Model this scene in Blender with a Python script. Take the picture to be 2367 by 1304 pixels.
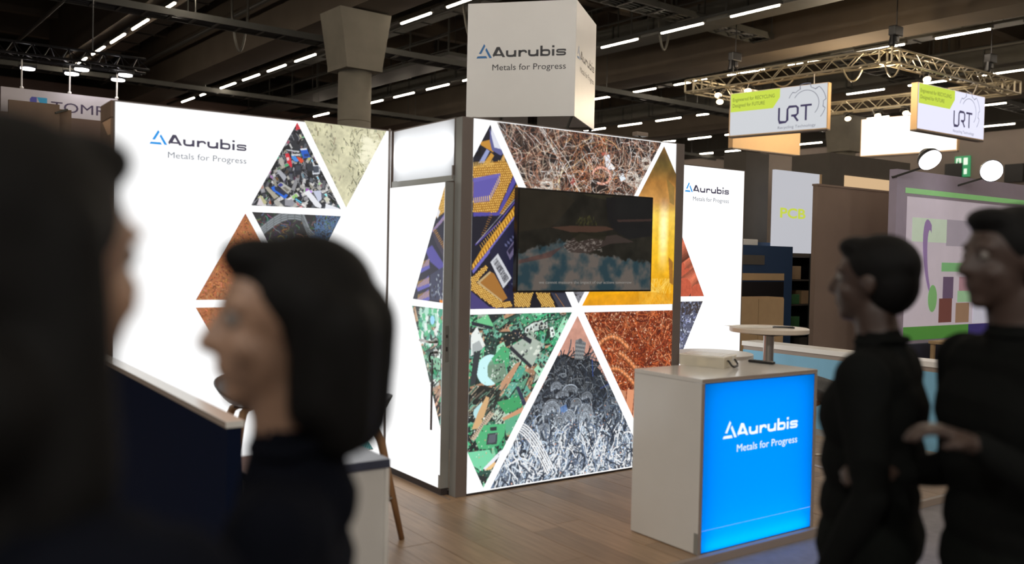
import bpy, bmesh, math, random
import numpy as np
from mathutils import Vector, Matrix, noise as mnoise
from math import pi, sin, cos, radians

for o in list(bpy.data.objects):
    bpy.data.objects.remove(o)
scene = bpy.context.scene
COL = scene.collection
random.seed(7)
RNG = np.random.default_rng(11)

# ------------------------------------------------------------------ camera, world, exposure
cam_data = bpy.data.cameras.new('camera')
cam = bpy.data.objects.new('camera', cam_data)
COL.objects.link(cam)
cam_data.sensor_fit = 'HORIZONTAL'
cam_data.sensor_width = 36.0
cam_data.lens = 31.506
cam_data.clip_start = 0.02
cam_data.clip_end = 300
def cam_axes(p, r, y):
    fw = Vector((sin(y), cos(y), 0)); right = Vector((cos(y), -sin(y), 0)); up = Vector((0, 0, 1))
    f2 = cos(p) * fw + sin(p) * up
    u2 = -sin(p) * fw + cos(p) * up
    return cos(r) * right + sin(r) * u2, -sin(r) * right + cos(r) * u2, f2
CR, CU, CF = cam_axes(-0.0279, 0.0206, 0.6156)
CP = Vector((-3.1035, -4.9815, 1.5934))
cm = Matrix.Identity(4)
for i in range(3):
    cm[i][0] = CR[i]; cm[i][1] = CU[i]; cm[i][2] = -CF[i]; cm[i][3] = CP[i]
cam.matrix_world = cm
cam_data.dof.use_dof = True
cam_data.dof.focus_distance = 9.5
cam_data.dof.aperture_fstop = 1.45
scene.camera = cam

world = bpy.data.worlds.new('world')
scene.world = world
world.use_nodes = True
world.node_tree.nodes['Background'].inputs[0].default_value = (0.012, 0.0105, 0.009, 1)
world.node_tree.nodes['Background'].inputs[1].default_value = 1.0
scene.view_settings.view_transform = 'Standard'
scene.view_settings.look = 'None'
scene.view_settings.exposure = 0.0
scene.view_settings.gamma = 1.0
scene.view_settings.use_curve_mapping = False
scene.cycles.use_denoising = True
scene.cycles.max_bounces = 8
scene.cycles.sample_clamp_indirect = 4.0
TUBE_POWER = 60.0
# added fill lights, unseen and high up behind the camera, to brighten the stand
for k, (x, y, z, p) in enumerate([(-9.5, -8.5, 6.2, 165), (-5.0, -12.0, 6.2, 165), (1.5, -13.0, 6.2, 165), (-11.0, -2.5, 6.2, 165)]):
    l = bpy.data.lights.new('fill_light', 'AREA'); l.shape = 'DISK'; l.size = .6; l.energy = p; l.color = (1, .97, .925)
    o = bpy.data.objects.new('fill_light', l); COL.objects.link(o); o.location = (x, y, z)
    o.rotation_euler = (Vector((1.0, -.5, .8)) - Vector((x, y, z))).to_track_quat('-Z', 'Y').to_euler()

# ------------------------------------------------------------------ helpers
def lin(c):
    return tuple(((v / 255) / 12.92 if v / 255 <= 0.04045 else ((v / 255 + 0.055) / 1.055) ** 2.4) for v in c[:3])

MATS = {}
def mat(name, col, rough=0.5, metal=0.0, emit=None, es=0.0, var=0.08, scale=6.0, spec=0.5, bump=0.0, trans=0.0, stretch=(1, 1, 1), coat=0.0, per_object=0.0):
    if name in MATS:
        return MATS[name]
    m = bpy.data.materials.new(name)
    m.use_nodes = True
    nt = m.node_tree
    b = nt.nodes['Principled BSDF']
    c = lin(col)
    tc = nt.nodes.new('ShaderNodeTexCoord')
    mp = nt.nodes.new('ShaderNodeMapping')
    mp.inputs['Scale'].default_value = stretch
    nt.links.new(tc.outputs['Object'], mp.inputs['Vector'])
    nz = nt.nodes.new('ShaderNodeTexNoise')
    nz.inputs['Scale'].default_value = scale
    nz.inputs['Detail'].default_value = 4
    nt.links.new(mp.outputs['Vector'], nz.inputs['Vector'])
    mr = nt.nodes.new('ShaderNodeMapRange')
    mr.inputs['From Min'].default_value = 0.25; mr.inputs['From Max'].default_value = 0.75
    mr.inputs['To Min'].default_value = 1 - var; mr.inputs['To Max'].default_value = 1 + var
    nt.links.new(nz.outputs['Fac'], mr.inputs['Value'])
    fac = mr.outputs['Result']
    if per_object:
        oi = nt.nodes.new('ShaderNodeObjectInfo')
        mr2 = nt.nodes.new('ShaderNodeMapRange')
        mr2.inputs['To Min'].default_value = 1 - per_object; mr2.inputs['To Max'].default_value = 1 + per_object
        nt.links.new(oi.outputs['Random'], mr2.inputs['Value'])
        mu = nt.nodes.new('ShaderNodeMath'); mu.operation = 'MULTIPLY'
        nt.links.new(fac, mu.inputs[0]); nt.links.new(mr2.outputs['Result'], mu.inputs[1])
        fac = mu.outputs[0]
    vs = nt.nodes.new('ShaderNodeVectorMath'); vs.operation = 'SCALE'
    vs.inputs[0].default_value = c
    nt.links.new(fac, vs.inputs['Scale'])
    nt.links.new(vs.outputs['Vector'], b.inputs['Base Color'])
    b.inputs['Roughness'].default_value = rough
    b.inputs['Metallic'].default_value = metal
    b.inputs['Specular IOR Level'].default_value = spec
    b.inputs['Transmission Weight'].default_value = trans
    b.inputs['Coat Weight'].default_value = coat
    if emit is not None:
        b.inputs['Emission Color'].default_value = (*lin(emit), 1)
        b.inputs['Emission Strength'].default_value = es
    if bump:
        bp = nt.nodes.new('ShaderNodeBump')
        bp.inputs['Strength'].default_value = bump
        bp.inputs['Distance'].default_value = 0.01
        nt.links.new(nz.outputs['Fac'], bp.inputs['Height'])
        nt.links.new(bp.outputs['Normal'], b.inputs['Normal'])
    MATS[name] = m
    return m

def print_mat(name, es, gloss=0.45):
    m = bpy.data.materials.new(name); m.use_nodes = True
    nt = m.node_tree; b = nt.nodes['Principled BSDF']
    at = nt.nodes.new('ShaderNodeAttribute'); at.attribute_name = 'print_colour'
    nt.links.new(at.outputs['Color'], b.inputs['Emission Color'])
    b.inputs['Emission Strength'].default_value = es
    b.inputs['Base Color'].default_value = (0.01, 0.01, 0.01, 1)
    b.inputs['Roughness'].default_value = gloss
    m.cycles.emission_sampling = 'NONE'
    return m
def surface_print_mat(name, rough=0.5):
    m = bpy.data.materials.new(name); m.use_nodes = True
    nt = m.node_tree; b = nt.nodes['Principled BSDF']
    at = nt.nodes.new('ShaderNodeAttribute'); at.attribute_name = 'print_colour'
    nt.links.new(at.outputs['Color'], b.inputs['Base Color'])
    b.inputs['Roughness'].default_value = rough
    return m
def translucent_mat(name, col, w=0.9):
    m = bpy.data.materials.new(name); m.use_nodes = True
    nt = m.node_tree
    nt.nodes.remove(nt.nodes['Principled BSDF'])
    out = nt.nodes['Material Output']
    t = nt.nodes.new('ShaderNodeBsdfTranslucent'); t.inputs['Color'].default_value = (*[v * w for v in col], 1)
    d = nt.nodes.new('ShaderNodeBsdfDiffuse'); d.inputs['Color'].default_value = (*[v * 0.5 for v in col], 1)
    mx = nt.nodes.new('ShaderNodeMixShader'); mx.inputs[0].default_value = 0.12
    nt.links.new(t.outputs[0], mx.inputs[1]); nt.links.new(d.outputs[0], mx.inputs[2])
    nt.links.new(mx.outputs[0], out.inputs['Surface'])
    return m

def tag(o, label=None, cat=None, group=None, kind=None):
    if label: o['label'] = label
    if cat: o['category'] = cat
    if group: o['group'] = group
    if kind: o['kind'] = kind
    return o
def thing(name, label, cat, loc=(0, 0, 0), rz=0.0, group=None, kind=None):
    o = bpy.data.objects.new(name, None)
    o.empty_display_size = 0.1
    COL.objects.link(o)
    o.location = loc; o.rotation_euler = (0, 0, rz)
    o['_m'] = 1
    return tag(o, label, cat, group, kind)
def xf(o):
    return Matrix.Translation(o.location) @ o.rotation_euler.to_matrix().to_4x4()
def obj(name, bm, m, parent=None, world=True, smooth=False, label=None):
    """link a bmesh (or mesh) as one object; with world=True the geometry is in world space and keeps its place under the parent"""
    if isinstance(bm, bmesh.types.BMesh):
        me = bpy.data.meshes.new(name)
        bm.to_mesh(me); bm.free()
    else:
        me = bm
    if m is not None:
        for mm in (m if isinstance(m, (list, tuple)) else [m]):
            me.materials.append(mm)
    if smooth:
        me.polygons.foreach_set('use_smooth', np.ones(len(me.polygons), bool))
    o = bpy.data.objects.new(name, me)
    COL.objects.link(o)
    if parent is not None:
        o.parent = parent
        if world:
            p = parent; chain = Matrix.Identity(4)
            mats = []
            while p is not None:
                mats.append(p)
                p = p.parent
            if len(mats) == 1:
                o.matrix_parent_inverse = xf(mats[0]).inverted()
            # a deeper parent already holds world geometry: identity is right
    if label: o['label'] = label
    return o
def B():
    return bmesh.new()
def box(bm, x0, x1, y0, y1, z0, z1, bev=0.0, M=None):
    vs = [bm.verts.new((x, y, z)) for x in (x0, x1) for y in (y0, y1) for z in (z0, z1)]
    fs = [bm.faces.new([vs[i] for i in q]) for q in ((0, 1, 3, 2), (4, 6, 7, 5), (0, 4, 5, 1), (2, 3, 7, 6), (0, 2, 6, 4), (1, 5, 7, 3))]
    if bev:
        es = list({e for f in fs for e in f.edges})
        r = bmesh.ops.bevel(bm, geom=es, offset=bev, segments=2, profile=0.5, affect='EDGES')
        vs = list({v for f in r['faces'] for v in f.verts} | {v for v in vs if v.is_valid})
    if M is not None:
        bmesh.ops.transform(bm, matrix=M, verts=vs)
    return bm
def bxo(name, ext, m, parent=None, bev=0.0, **k):
    return obj(name, box(B(), *ext, bev=bev), m, parent, **k)
def cyl(bm, p0, p1, r0, r1=None, seg=12, caps=True):
    p0 = Vector(p0); p1 = Vector(p1); r1 = r0 if r1 is None else r1
    d = (p1 - p0).normalized()
    a = d.orthogonal().normalized(); b = d.cross(a)
    A = [bm.verts.new(p0 + r0 * (cos(2 * pi * i / seg) * a + sin(2 * pi * i / seg) * b)) for i in range(seg)]
    C = [bm.verts.new(p1 + r1 * (cos(2 * pi * i / seg) * a + sin(2 * pi * i / seg) * b)) for i in range(seg)]
    for i in range(seg):
        bm.faces.new((A[i], A[(i + 1) % seg], C[(i + 1) % seg], C[i]))
    if caps:
        bm.faces.new(A[::-1]); bm.faces.new(C)
    return bm
def tube(bm, pts, r, seg=8):
    pts = [Vector(p) for p in pts]
    n = len(pts)
    rs = r if isinstance(r, (list, tuple)) else [r] * n
    rings = []
    up = None
    for i, p in enumerate(pts):
        d = (pts[min(i + 1, n - 1)] - pts[max(i - 1, 0)]).normalized()
        if up is None:
            up = d.orthogonal().normalized()
        up = (up - d * up.dot(d)).normalized()
        b = d.cross(up)
        rings.append([bm.verts.new(p + rs[i] * (cos(2 * pi * k / seg) * up + sin(2 * pi * k / seg) * b)) for k in range(seg)])
    for a, c in zip(rings, rings[1:]):
        for k in range(seg):
            bm.faces.new((a[k], a[(k + 1) % seg], c[(k + 1) % seg], c[k]))
    bm.faces.new(rings[0][::-1]); bm.faces.new(rings[-1])
    return bm
def lathe(bm, prof, c=(0, 0, 0), seg=32):
    rings = []
    for r, z in prof:
        rings.append([bm.verts.new((c[0] + r * cos(2 * pi * k / seg), c[1] + r * sin(2 * pi * k / seg), c[2] + z)) for k in range(seg)])
    for a, b in zip(rings, rings[1:]):
        for k in range(seg):
            bm.faces.new((a[k], a[(k + 1) % seg], b[(k + 1) % seg], b[k]))
    bm.faces.new(rings[0][::-1]); bm.faces.new(rings[-1])
    return bm
def arc(c, r, a0, a1, n=16):
    return [(c[0] + r * cos(a0 + (a1 - a0) * i / n), c[1] + r * sin(a0 + (a1 - a0) * i / n)) for i in range(n + 1)]

class Frame:
    """a flat face in the world: 2-D (a, b) to 3-D"""
    def __init__(s, o, r, u, n):
        s.o, s.r, s.u, s.n = Vector(o), Vector(r), Vector(u), Vector(n)
    def p(s, a, b, off=0.0):
        return s.o + s.r * a + s.u * b + s.n * off
def flat(bm, fr, pts, off, depth=0.0006):
    vs = [bm.verts.new(fr.p(a, b, off)) for a, b in pts]
    f = bm.faces.new(vs)
    return bm
def ribbon(bm, fr, pts, w, off, closed=False):
    """flat stroke of width w along 2-D points"""
    P = [Vector((p[0], p[1])) for p in pts]
    n = len(P)
    ws = w if isinstance(w, (list, tuple)) else [w] * n
    L = []
    for i in range(n):
        a = P[(i - 1) % n] if (closed or i > 0) else P[i]
        b = P[(i + 1) % n] if (closed or i < n - 1) else P[i]
        d = (b - a)
        d = d.normalized() if d.length > 1e-9 else Vector((1, 0))
        nn = Vector((-d.y, d.x))
        k = 1.0
        if (closed or 0 < i < n - 1):
            d1 = (P[i] - a).normalized()
            k = 1.0 / max(0.5, abs(Vector((-d1.y, d1.x)).dot(nn)))
        L.append((bm.verts.new(fr.p(*(P[i] + nn * ws[i] / 2 * k), off)), bm.verts.new(fr.p(*(P[i] - nn * ws[i] / 2 * k), off))))
    for i in range(n if closed else n - 1):
        a, b = L[i], L[(i + 1) % n]
        try:
            bm.faces.new((a[0], a[1], b[1], b[0]))
        except ValueError:
            pass
    return bm
def text_mesh(body, fr, x0, x1, y0, y1, off, name, m, parent, bold=0.0, align_base=True):
    """built-in font lettering laid flat on a face; x0..x1 wide, y0 baseline, y1 cap height"""
    cu = bpy.data.curves.new('lettering', 'FONT')
    cu.body = body
    cu.offset = bold
    cu.resolution_u = 3
    t = bpy.data.objects.new('lettering', cu)
    COL.objects.link(t)
    dg = bpy.context.evaluated_depsgraph_get()
    me = bpy.data.meshes.new_from_object(t.evaluated_get(dg))
    bpy.data.objects.remove(t)
    n = len(me.vertices)
    co = np.empty(n * 3); me.vertices.foreach_get('co', co); co = co.reshape(-1, 3)
    mn, mx = co[:, 0].min(), co[:, 0].max()
    cap = 0.729
    a = x0 + (co[:, 0] - mn) / (mx - mn) * (x1 - x0)
    b = y0 + co[:, 1] / cap * (y1 - y0)
    W = np.array(fr.o)[None] + a[:, None] * np.array(fr.r)[None] + b[:, None] * np.array(fr.u)[None] + off * np.array(fr.n)[None]
    me.vertices.foreach_set('co', W.ravel())
    me.materials.clear()
    return obj(name, me, m, parent)

# ------------------------------------------------------------------ the stand's wordmark, drawn from strokes
def superarc(x0, x1, y0, y1, q, n=8):
    """quarter of a squarish ellipse; q picks the corner: path runs as used below"""
    out = []
    for i in range(n + 1):
        t = pi / 2 * i / n
        e = 0.62
        c, s = cos(t) ** e, sin(t) ** e
        out.append((c, s))
    return out
def qarc(cx, cy, rx, ry, a0, a1, n=8, e=0.75):
    out = []
    for i in range(n + 1):
        t = a0 + (a1 - a0) * i / n
        c, s = cos(t), sin(t)
        out.append((cx + rx * math.copysign(abs(c) ** e, c), cy + ry * math.copysign(abs(s) ** e, s)))
    return out
def wordmark(fr, x, y, unit, sx, off, parent, m_mark, m_text, m_tag):
    """x, y: left end of the capital and baseline; unit: cap height; sx: extra horizontal stretch"""
    T = lambda P: [(x + a * unit * sx, y + b * unit) for a, b in P]
    bm = B()
    for P in ([(-1.72, -.065), (-.565, -.07), (-.69, .15), (-1.60, .14)], [(-1.47, .38), (-1.22, .36), (-.79, 1.14), (-.93, 1.32)], [(-.335, -.06), (-.07, -.05), (-.67, .94), (-.79, .735)]):
        flat(bm, fr, T(P), off)
    obj('logo_mark', bm, m_mark, parent)
    bm = B()
    V, Hh = .245, .185
    def rb(P, w): ribbon(bm, fr, T(P), w * unit * (sx + 1) / 2, off)
    def pg(P): flat(bm, fr, T(P), off)
    # A
    pg([(0, .22), (.12, 0), (.2, .14), (.34, .14), (.66, .76), (.58, 1), (.42, 1)])
    pg([(.42, 1), (.58, 1), (.74, 1), (1.33, 0), (1.05, 0), (.58, .80)])
    pg([(.2, .14), (1.0, .14), (.92, .31), (.34, .31)])
    def u(a):
        w = 1.1
        pg([(a, .64), (a + V, .64), (a + V, .3), (a, .3)])
        rb([(a + V / 2, .32)] + qarc(a + .5, .30, .5 - V / 2, .30 - Hh / 2 - 0.0, pi, 1.5 * pi) + [(a + .72, Hh / 2), (a + .93, .2)], .215)
        pg([(a + w - V, .64), (a + w, .64), (a + w, 0), (a + w - V, 0)])
    u(1.41)
    a = 2.73
    pg([(a, .64), (a + V, .64), (a + V, 0), (a, 0)])
    rb([(a + V / 2, .36), (a + .26, .5), (a + .42, .555)] + qarc(a + .55, .33, .26, .23, .5 * pi, 0)[0:8] + [(a + .81, .35)], .2)
    u(3.74)
    a = 5.01
    pg([(a, 1), (a + V, 1), (a + V, 0), (a, 0)])
    rb([(a + V / 2, .45), (a + .32, .55), (a + .5, .558)] + qarc(a + .62, .32, .33, .235, .5 * pi, -.5 * pi, 14, .6) + [(a + .5, .085), (a + .3, .1), (a + V / 2, .2)], .2)
    a = 6.24
    pg([(a, .64), (a + V, .64), (a + V, 0), (a, 0)])
    pg([(a, 1), (a + V, 1), (a + V, .8), (a, .8)])
    a = 6.65
    rb([(a + 1.0, .46), (a + .93, .55), (a + .75, .565), (a + .35, .565)] + qarc(a + .33, .45, .22, .115, .5 * pi, 1.5 * pi, 8) + [(a + .7, .325)] + qarc(a + .73, .205, .22, .12, .5 * pi, -.5 * pi, 8) + [(a + .35, .085), (a + .13, .09), (a + .06, .17)], .165)
    obj('lettering', bm, m_text, parent)
    text_mesh('Metals for Progress', fr, x, x + 7.70 * unit * sx, y - 1.27 * unit, y - .65 * unit, off, 'tagline', m_tag, parent)

# ------------------------------------------------------------------ painting flat prints as colours on fine flat grids
class Paint:
    def __init__(s, x0, y0, w, h, ppm, bg):
        s.x0, s.y0, s.k = x0, y0, ppm
        s.W, s.H = int(w * ppm) + 1, int(h * ppm) + 1
        s.im = np.empty((s.H, s.W, 3), np.float32); s.im[:] = bg
    def _bb(s, xs, ys, pad):
        i0 = max(0, int(math.floor((min(xs) - pad - s.x0) * s.k))); i1 = min(s.W, int(math.ceil((max(xs) + pad - s.x0) * s.k)) + 1)
        j0 = max(0, int(math.floor((min(ys) - pad - s.y0) * s.k))); j1 = min(s.H, int(math.ceil((max(ys) + pad - s.y0) * s.k)) + 1)
        if i0 >= i1 or j0 >= j1:
            return None
        X = s.x0 + np.arange(i0, i1) / s.k; Y = s.y0 + np.arange(j0, j1) / s.k
        return i0, i1, j0, j1, X[None, :], Y[:, None]
    def poly(s, pts, col, alpha=1.0, grad=None):
        xs = [p[0] for p in pts]; ys = [p[1] for p in pts]
        r = s._bb(xs, ys, 0)
        if r is None: return
        i0, i1, j0, j1, X, Y = r
        ins = np.zeros((j1 - j0, i1 - i0), bool)
        n = len(pts)
        for k in range(n):
            xa, ya = pts[k]; xb, yb = pts[(k + 1) % n]
            if ya == yb: continue
            c = ((ya > Y) != (yb > Y)) & (X < (xb - xa) * (Y - ya) / (yb - ya) + xa)
            ins ^= c
        sub = s.im[j0:j1, i0:i1]
        sub[ins] = sub[ins] * (1 - alpha) + np.array(col, np.float32) * alpha
    def rect(s, cx, cy, w, h, ang, col, alpha=1.0):
        c, q = cos(ang), sin(ang)
        s.poly([(cx + a * w / 2 * c - b * h / 2 * q, cy + a * w / 2 * q + b * h / 2 * c) for a, b in ((-1, -1), (1, -1), (1, 1), (-1, 1))], col, alpha)
    def disc(s, cx, cy, r, col, alpha=1.0, r2=None, ang=0):
        bb = s._bb([cx - r, cx + r], [cy - r, cy + r], 0)
        if bb is None: return
        i0, i1, j0, j1, X, Y = bb
        m = ((X - cx) ** 2 + ((Y - cy) * (r / (r2 or r))) ** 2) <= r * r
        sub = s.im[j0:j1, i0:i1]
        sub[m] = sub[m] * (1 - alpha) + np.array(col, np.float32) * alpha
    def line(s, pts, w, col, round_=True):
        col = np.array(col, np.float32)
        for (xa, ya), (xb, yb) in zip(pts, pts[1:]):
            bb = s._bb([xa, xb], [ya, yb], w)
            if bb is None: continue
            i0, i1, j0, j1, X, Y = bb
            dx, dy = xb - xa, yb - ya
            l2 = dx * dx + dy * dy + 1e-12
            t = np.clip(((X - xa) * dx + (Y - ya) * dy) / l2, 0, 1)
            d2 = ((X - xa - t * dx) ** 2 + (Y - ya - t * dy) ** 2) / (w * w / 4)
            m = d2 < 1
            if not m.any(): continue
            sub = s.im[j0:j1, i0:i1]
            sh = (1.12 - 0.62 * d2[m])[:, None] if round_ else 1.0
            sub[m] = col * sh
    def curl(s, x, y, L, w, col, bend, ang=None, n=9):
        a = RNG.uniform(0, 2 * pi) if ang is None else ang
        P = [(x, y)]
        k = RNG.normal(0, bend)
        for i in range(n):
            a += k / n + RNG.normal(0, bend * .18)
            x += L / n * cos(a); y += L / n * sin(a)
            P.append((x, y))
        s.line(P, w, col)
    def noise(s, amp, scale, seed=0, cells=None):
        """smooth value noise multiplied into the picture"""
        g = np.random.default_rng(seed)
        f = np.zeros((s.H, s.W), np.float32); a = 1.0
        for o in range(4):
            nx = max(2, int(s.W / s.k / scale * 2 ** o) + 2); ny = max(2, int(s.H / s.k / scale * 2 ** o) + 2)
            G = g.uniform(-1, 1, (ny, nx))
            u = np.linspace(0, nx - 1.001, s.W); v = np.linspace(0, ny - 1.001, s.H)
            iu = u.astype(int); iv = v.astype(int); fu = u - iu; fv = (v - iv)[:, None]
            fu = fu * fu * (3 - 2 * fu); fv = fv * fv * (3 - 2 * fv)
            r0 = G[iv][:, iu] * (1 - fu) + G[iv][:, iu + 1] * fu
            r1 = G[iv + 1][:, iu] * (1 - fu) + G[iv + 1][:, iu + 1] * fu
            f += a * (r0 * (1 - fv) + r1 * fv); a *= .55
        if cells is not None:
            return f
        s.im *= (1 + amp * f)[..., None]
        return f
    def sample(s, a, b):
        i = np.clip((a - s.x0) * s.k, 0, s.W - 1.001); j = np.clip((b - s.y0) * s.k, 0, s.H - 1.001)
        i0 = i.astype(int); j0 = j.astype(int); fi = (i - i0)[:, None]; fj = (j - j0)[:, None]
        im = s.im
        c = (im[j0, i0] * (1 - fi) + im[j0, i0 + 1] * fi) * (1 - fj) + (im[j0 + 1, i0] * (1 - fi) + im[j0 + 1, i0 + 1] * fi) * fj
        c = np.clip(c, 0, 255) / 255
        return np.where(c <= .04045, c / 12.92, ((c + .055) / 1.055) ** 2.4)

def patch(name, fr, quad, paint, nu, nv, off, m, parent, label=None):
    """a flat print: a fine grid over a four-cornered (or three-cornered) outline carrying the painted colours"""
    q = np.array(quad, float)
    u = np.linspace(0, 1, nu + 1)[None, :]; v = np.linspace(0, 1, nv + 1)[:, None]
    P = [(1 - u) * (1 - v) * q[0, k] + u * (1 - v) * q[1, k] + u * v * q[2, k] + (1 - u) * v * q[3, k] for k in (0, 1)]
    a, b = P[0].ravel(), P[1].ravel()
    W = np.array(fr.o)[None] + a[:, None] * np.array(fr.r)[None] + b[:, None] * np.array(fr.u)[None] + off * np.array(fr.n)[None]
    idx = np.arange((nu + 1) * (nv + 1)).reshape(nv + 1, nu + 1)
    F = np.stack([idx[:-1, :-1], idx[:-1, 1:], idx[1:, 1:], idx[1:, :-1]], -1).reshape(-1, 4)
    me = bpy.data.meshes.new(name)
    me.vertices.add(len(W)); me.vertices.foreach_set('co', W.ravel())
    me.loops.add(F.size); me.loops.foreach_set('vertex_index', F.ravel())
    me.polygons.add(len(F)); me.polygons.foreach_set('loop_start', np.arange(0, F.size, 4))
    me.update(calc_edges=True)
    at = me.color_attributes.new('print_colour', 'FLOAT_COLOR', 'POINT')
    c = np.ones((len(W), 4), np.float32); c[:, :3] = paint.sample(a, b)
    at.data.foreach_set('color', c.ravel())
    return obj(name, me, m, parent, label=label)

# ------------------------------------------------------------------ materials
m_white = mat('white_coated_board', (226, 222, 214), .35, var=.02)
m_fabric = mat('backlit_white_fabric', (20, 20, 20), .8, emit=(255, 255, 255), es=1.12, var=0)
m_frame = mat('bronze_grey_aluminium', (118, 108, 102), .45, .15, var=.04)
m_frame_light = mat('silver_grey_aluminium', (150, 150, 145), .4, .25, var=.04)
m_dark_gap = mat('dark_plinth', (48, 40, 38), .6)
m_card = mat('brown_wall_board', (120, 98, 80), .7, var=.08, scale=9)
m_card_light = mat('tan_patch', (196, 158, 124), .7)
m_black = mat('black_plastic', (18, 18, 20), .35)
m_chrome = mat('brushed_steel', (190, 188, 184), .28, 1.0, var=.03, scale=3, stretch=(20, 20, .5))
m_counter = mat('pale_grey_laminate', (216, 213, 206), .14, var=.015, spec=.55)
m_counter_edge = mat('taupe_edge_band', (150, 135, 122), .4, var=.03)
m_navy = mat('navy_laminate_top', (62, 66, 82), .25, var=.03)
m_wood = mat('oak_plank', (160, 132, 104), .42, var=.2, scale=5, stretch=(9, .7, 1), per_object=.16)
m_ash = mat('oiled_oak_leg', (140, 104, 70), .5, var=.15, scale=6, stretch=(6, 6, .8))
m_shell = mat('grey_plastic_shell', (62, 62, 62), .45, var=.03)
m_carpet = mat('grey_aisle_carpet', (132, 128, 130), .95, var=.12, scale=14, bump=.2)
m_concrete = mat('hall_concrete', (122, 117, 105), .85, var=.16, scale=1.6, bump=.1)
m_beam = mat('brown_concrete_beam', (92, 82, 70), .85, var=.14, scale=1.2)
m_ceiling = mat('dark_ceiling', (64, 60, 54), .9, var=.2, scale=.8)
m_service = mat('dark_service_steel', (74, 74, 70), .6, .3, var=.12, scale=4)
m_duct = mat('galvanised_duct', (92, 90, 83), .5, .4, var=.1, scale=3)
m_tube = mat('warm_tube_light', (255, 230, 200), .4, emit=(255, 238, 216), es=TUBE_POWER, var=0)
m_hallwall = mat('brown_hall_wall', (128, 107, 97), .9, var=.1, scale=.7)
m_hallwall_r = mat('grey_hall_wall', (130, 120, 113), .9, var=.1, scale=.7)
m_blue_par = mat('light_blue_panel', (120, 176, 204), .5, var=.04)
m_navy_par = mat('deep_blue_panel', (8, 18, 40), .7, var=.04, spec=.1)
m_logo_blue = mat('print_blue', (10, 10, 10), .6, emit=(20, 150, 232), es=1.0, var=0)
m_logo_dark = mat('print_slate', (10, 10, 10), .6, emit=(72, 68, 88), es=1.0, var=0)
m_tag_grey = mat('print_grey', (10, 10, 10), .6, emit=(122, 128, 140), es=1.0, var=0)
m_logo_white = mat('print_white', (200, 200, 200), .6, emit=(226, 240, 252), es=1.0, var=0)
m_vinyl_blue = mat('vinyl_blue', (20, 110, 175), .4, var=0)
m_vinyl_black = mat('vinyl_black', (28, 26, 30), .4, var=0)
m_print = print_mat('backlit_picture_print', 1.0)
# ------------------------------------------------------------------ hall shell (its grid is turned a little against the stand)
TH = 0.063
def hp(x, y, z=0.0):
    return Vector((x * cos(TH) - y * sin(TH), x * sin(TH) + y * cos(TH), z))
HM = Matrix.Rotation(TH, 4, 'Z')
def hbox(name, ext, m, parent=None, bev=0.0):
    return obj(name, box(B(), *ext, bev=bev, M=HM), m, parent)
FLOOR_Z = -0.045

# picture-sketch grids measured on the flat prints, mapped to metres on each panel
def CROP5(x, y, h=[0.00117332, 2.22582e-05, -0.00537756, -0.000163556, -0.00100821, 1.31523, -0.000115539, -6.94311e-06]):
    w = h[6] * x + h[7] * y + 1
    return ((h[0] * x + h[1] * y + h[2]) / w, (h[3] * x + h[4] * y + h[5]) / w)
def CROPB(x, y, h=[0.00235305, 4.39616e-05, -1.03337, 0.000551553, -0.0012256, 2.64236, 0.000330295, 2.87954e-07]):
    w = h[6] * x + h[7] * y + 1
    return ((h[0] * x + h[1] * y + h[2]) / w, (h[3] * x + h[4] * y + h[5]) / w)
def CROPT(x, y, h=[0.00113051, 2.1731e-05, -0.0274485, -0.000160179, -0.000965689, 2.48458, -0.000112873, -6.78292e-06]):
    w = h[6] * x + h[7] * y + 1
    return ((h[0] * x + h[1] * y + h[2]) / w, (h[3] * x + h[4] * y + h[5]) / w)
tag(hbox('floor', (-16, 36, -16, 34, FLOOR_Z - .2, FLOOR_Z), m_carpet), kind='structure')
tag(hbox('ceiling', (-16, 36, -16, 34, 9.2, 9.5), m_ceiling), kind='structure')
tag(hbox('wall_back', (-16, 36, 31.0, 31.4, FLOOR_Z, 7.55), m_hallwall), kind='structure')
tag(hbox('wall_back', (-16, 36, 33.6, 34.0, 7.0, 9.2), m_ceiling), kind='structure')
tag(hbox('wall_right', (34.0, 34.4, -16, 31, FLOOR_Z, 7.0), m_hallwall_r), kind='structure')
tag(hbox('wall_right', (35.6, 36, -16, 31, 7.0, 9.2), m_ceiling), kind='structure')
tag(hbox('wall_left', (-16.4, -16, -16, 34, FLOOR_Z, 9.2), m_hallwall), kind='structure')
tag(hbox('wall_front', (-16, 36, -16.4, -16, FLOOR_Z, 9.2), m_hallwall), kind='structure')
for xb in (-3.3, 6.7, 16.7, 26.7):
    bm = B()
    box(bm, xb - .5, xb + .5, -16, 31, 7.0, 9.2, M=HM)
    box(bm, xb - .62, xb - .5, -16, 31, 8.2, 9.2, M=HM); box(bm, xb + .5, xb + .62, -16, 31, 8.2, 9.2, M=HM)
    tag(obj('beam', bm, m_beam), kind='structure')
for k, yb in enumerate(np.arange(-14, 31, 3.0)):          # cross ribs of the slab
    tag(hbox('beam', (-16, 34, yb - .14, yb + .14, 8.45, 9.2), m_beam), kind='structure')
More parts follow.
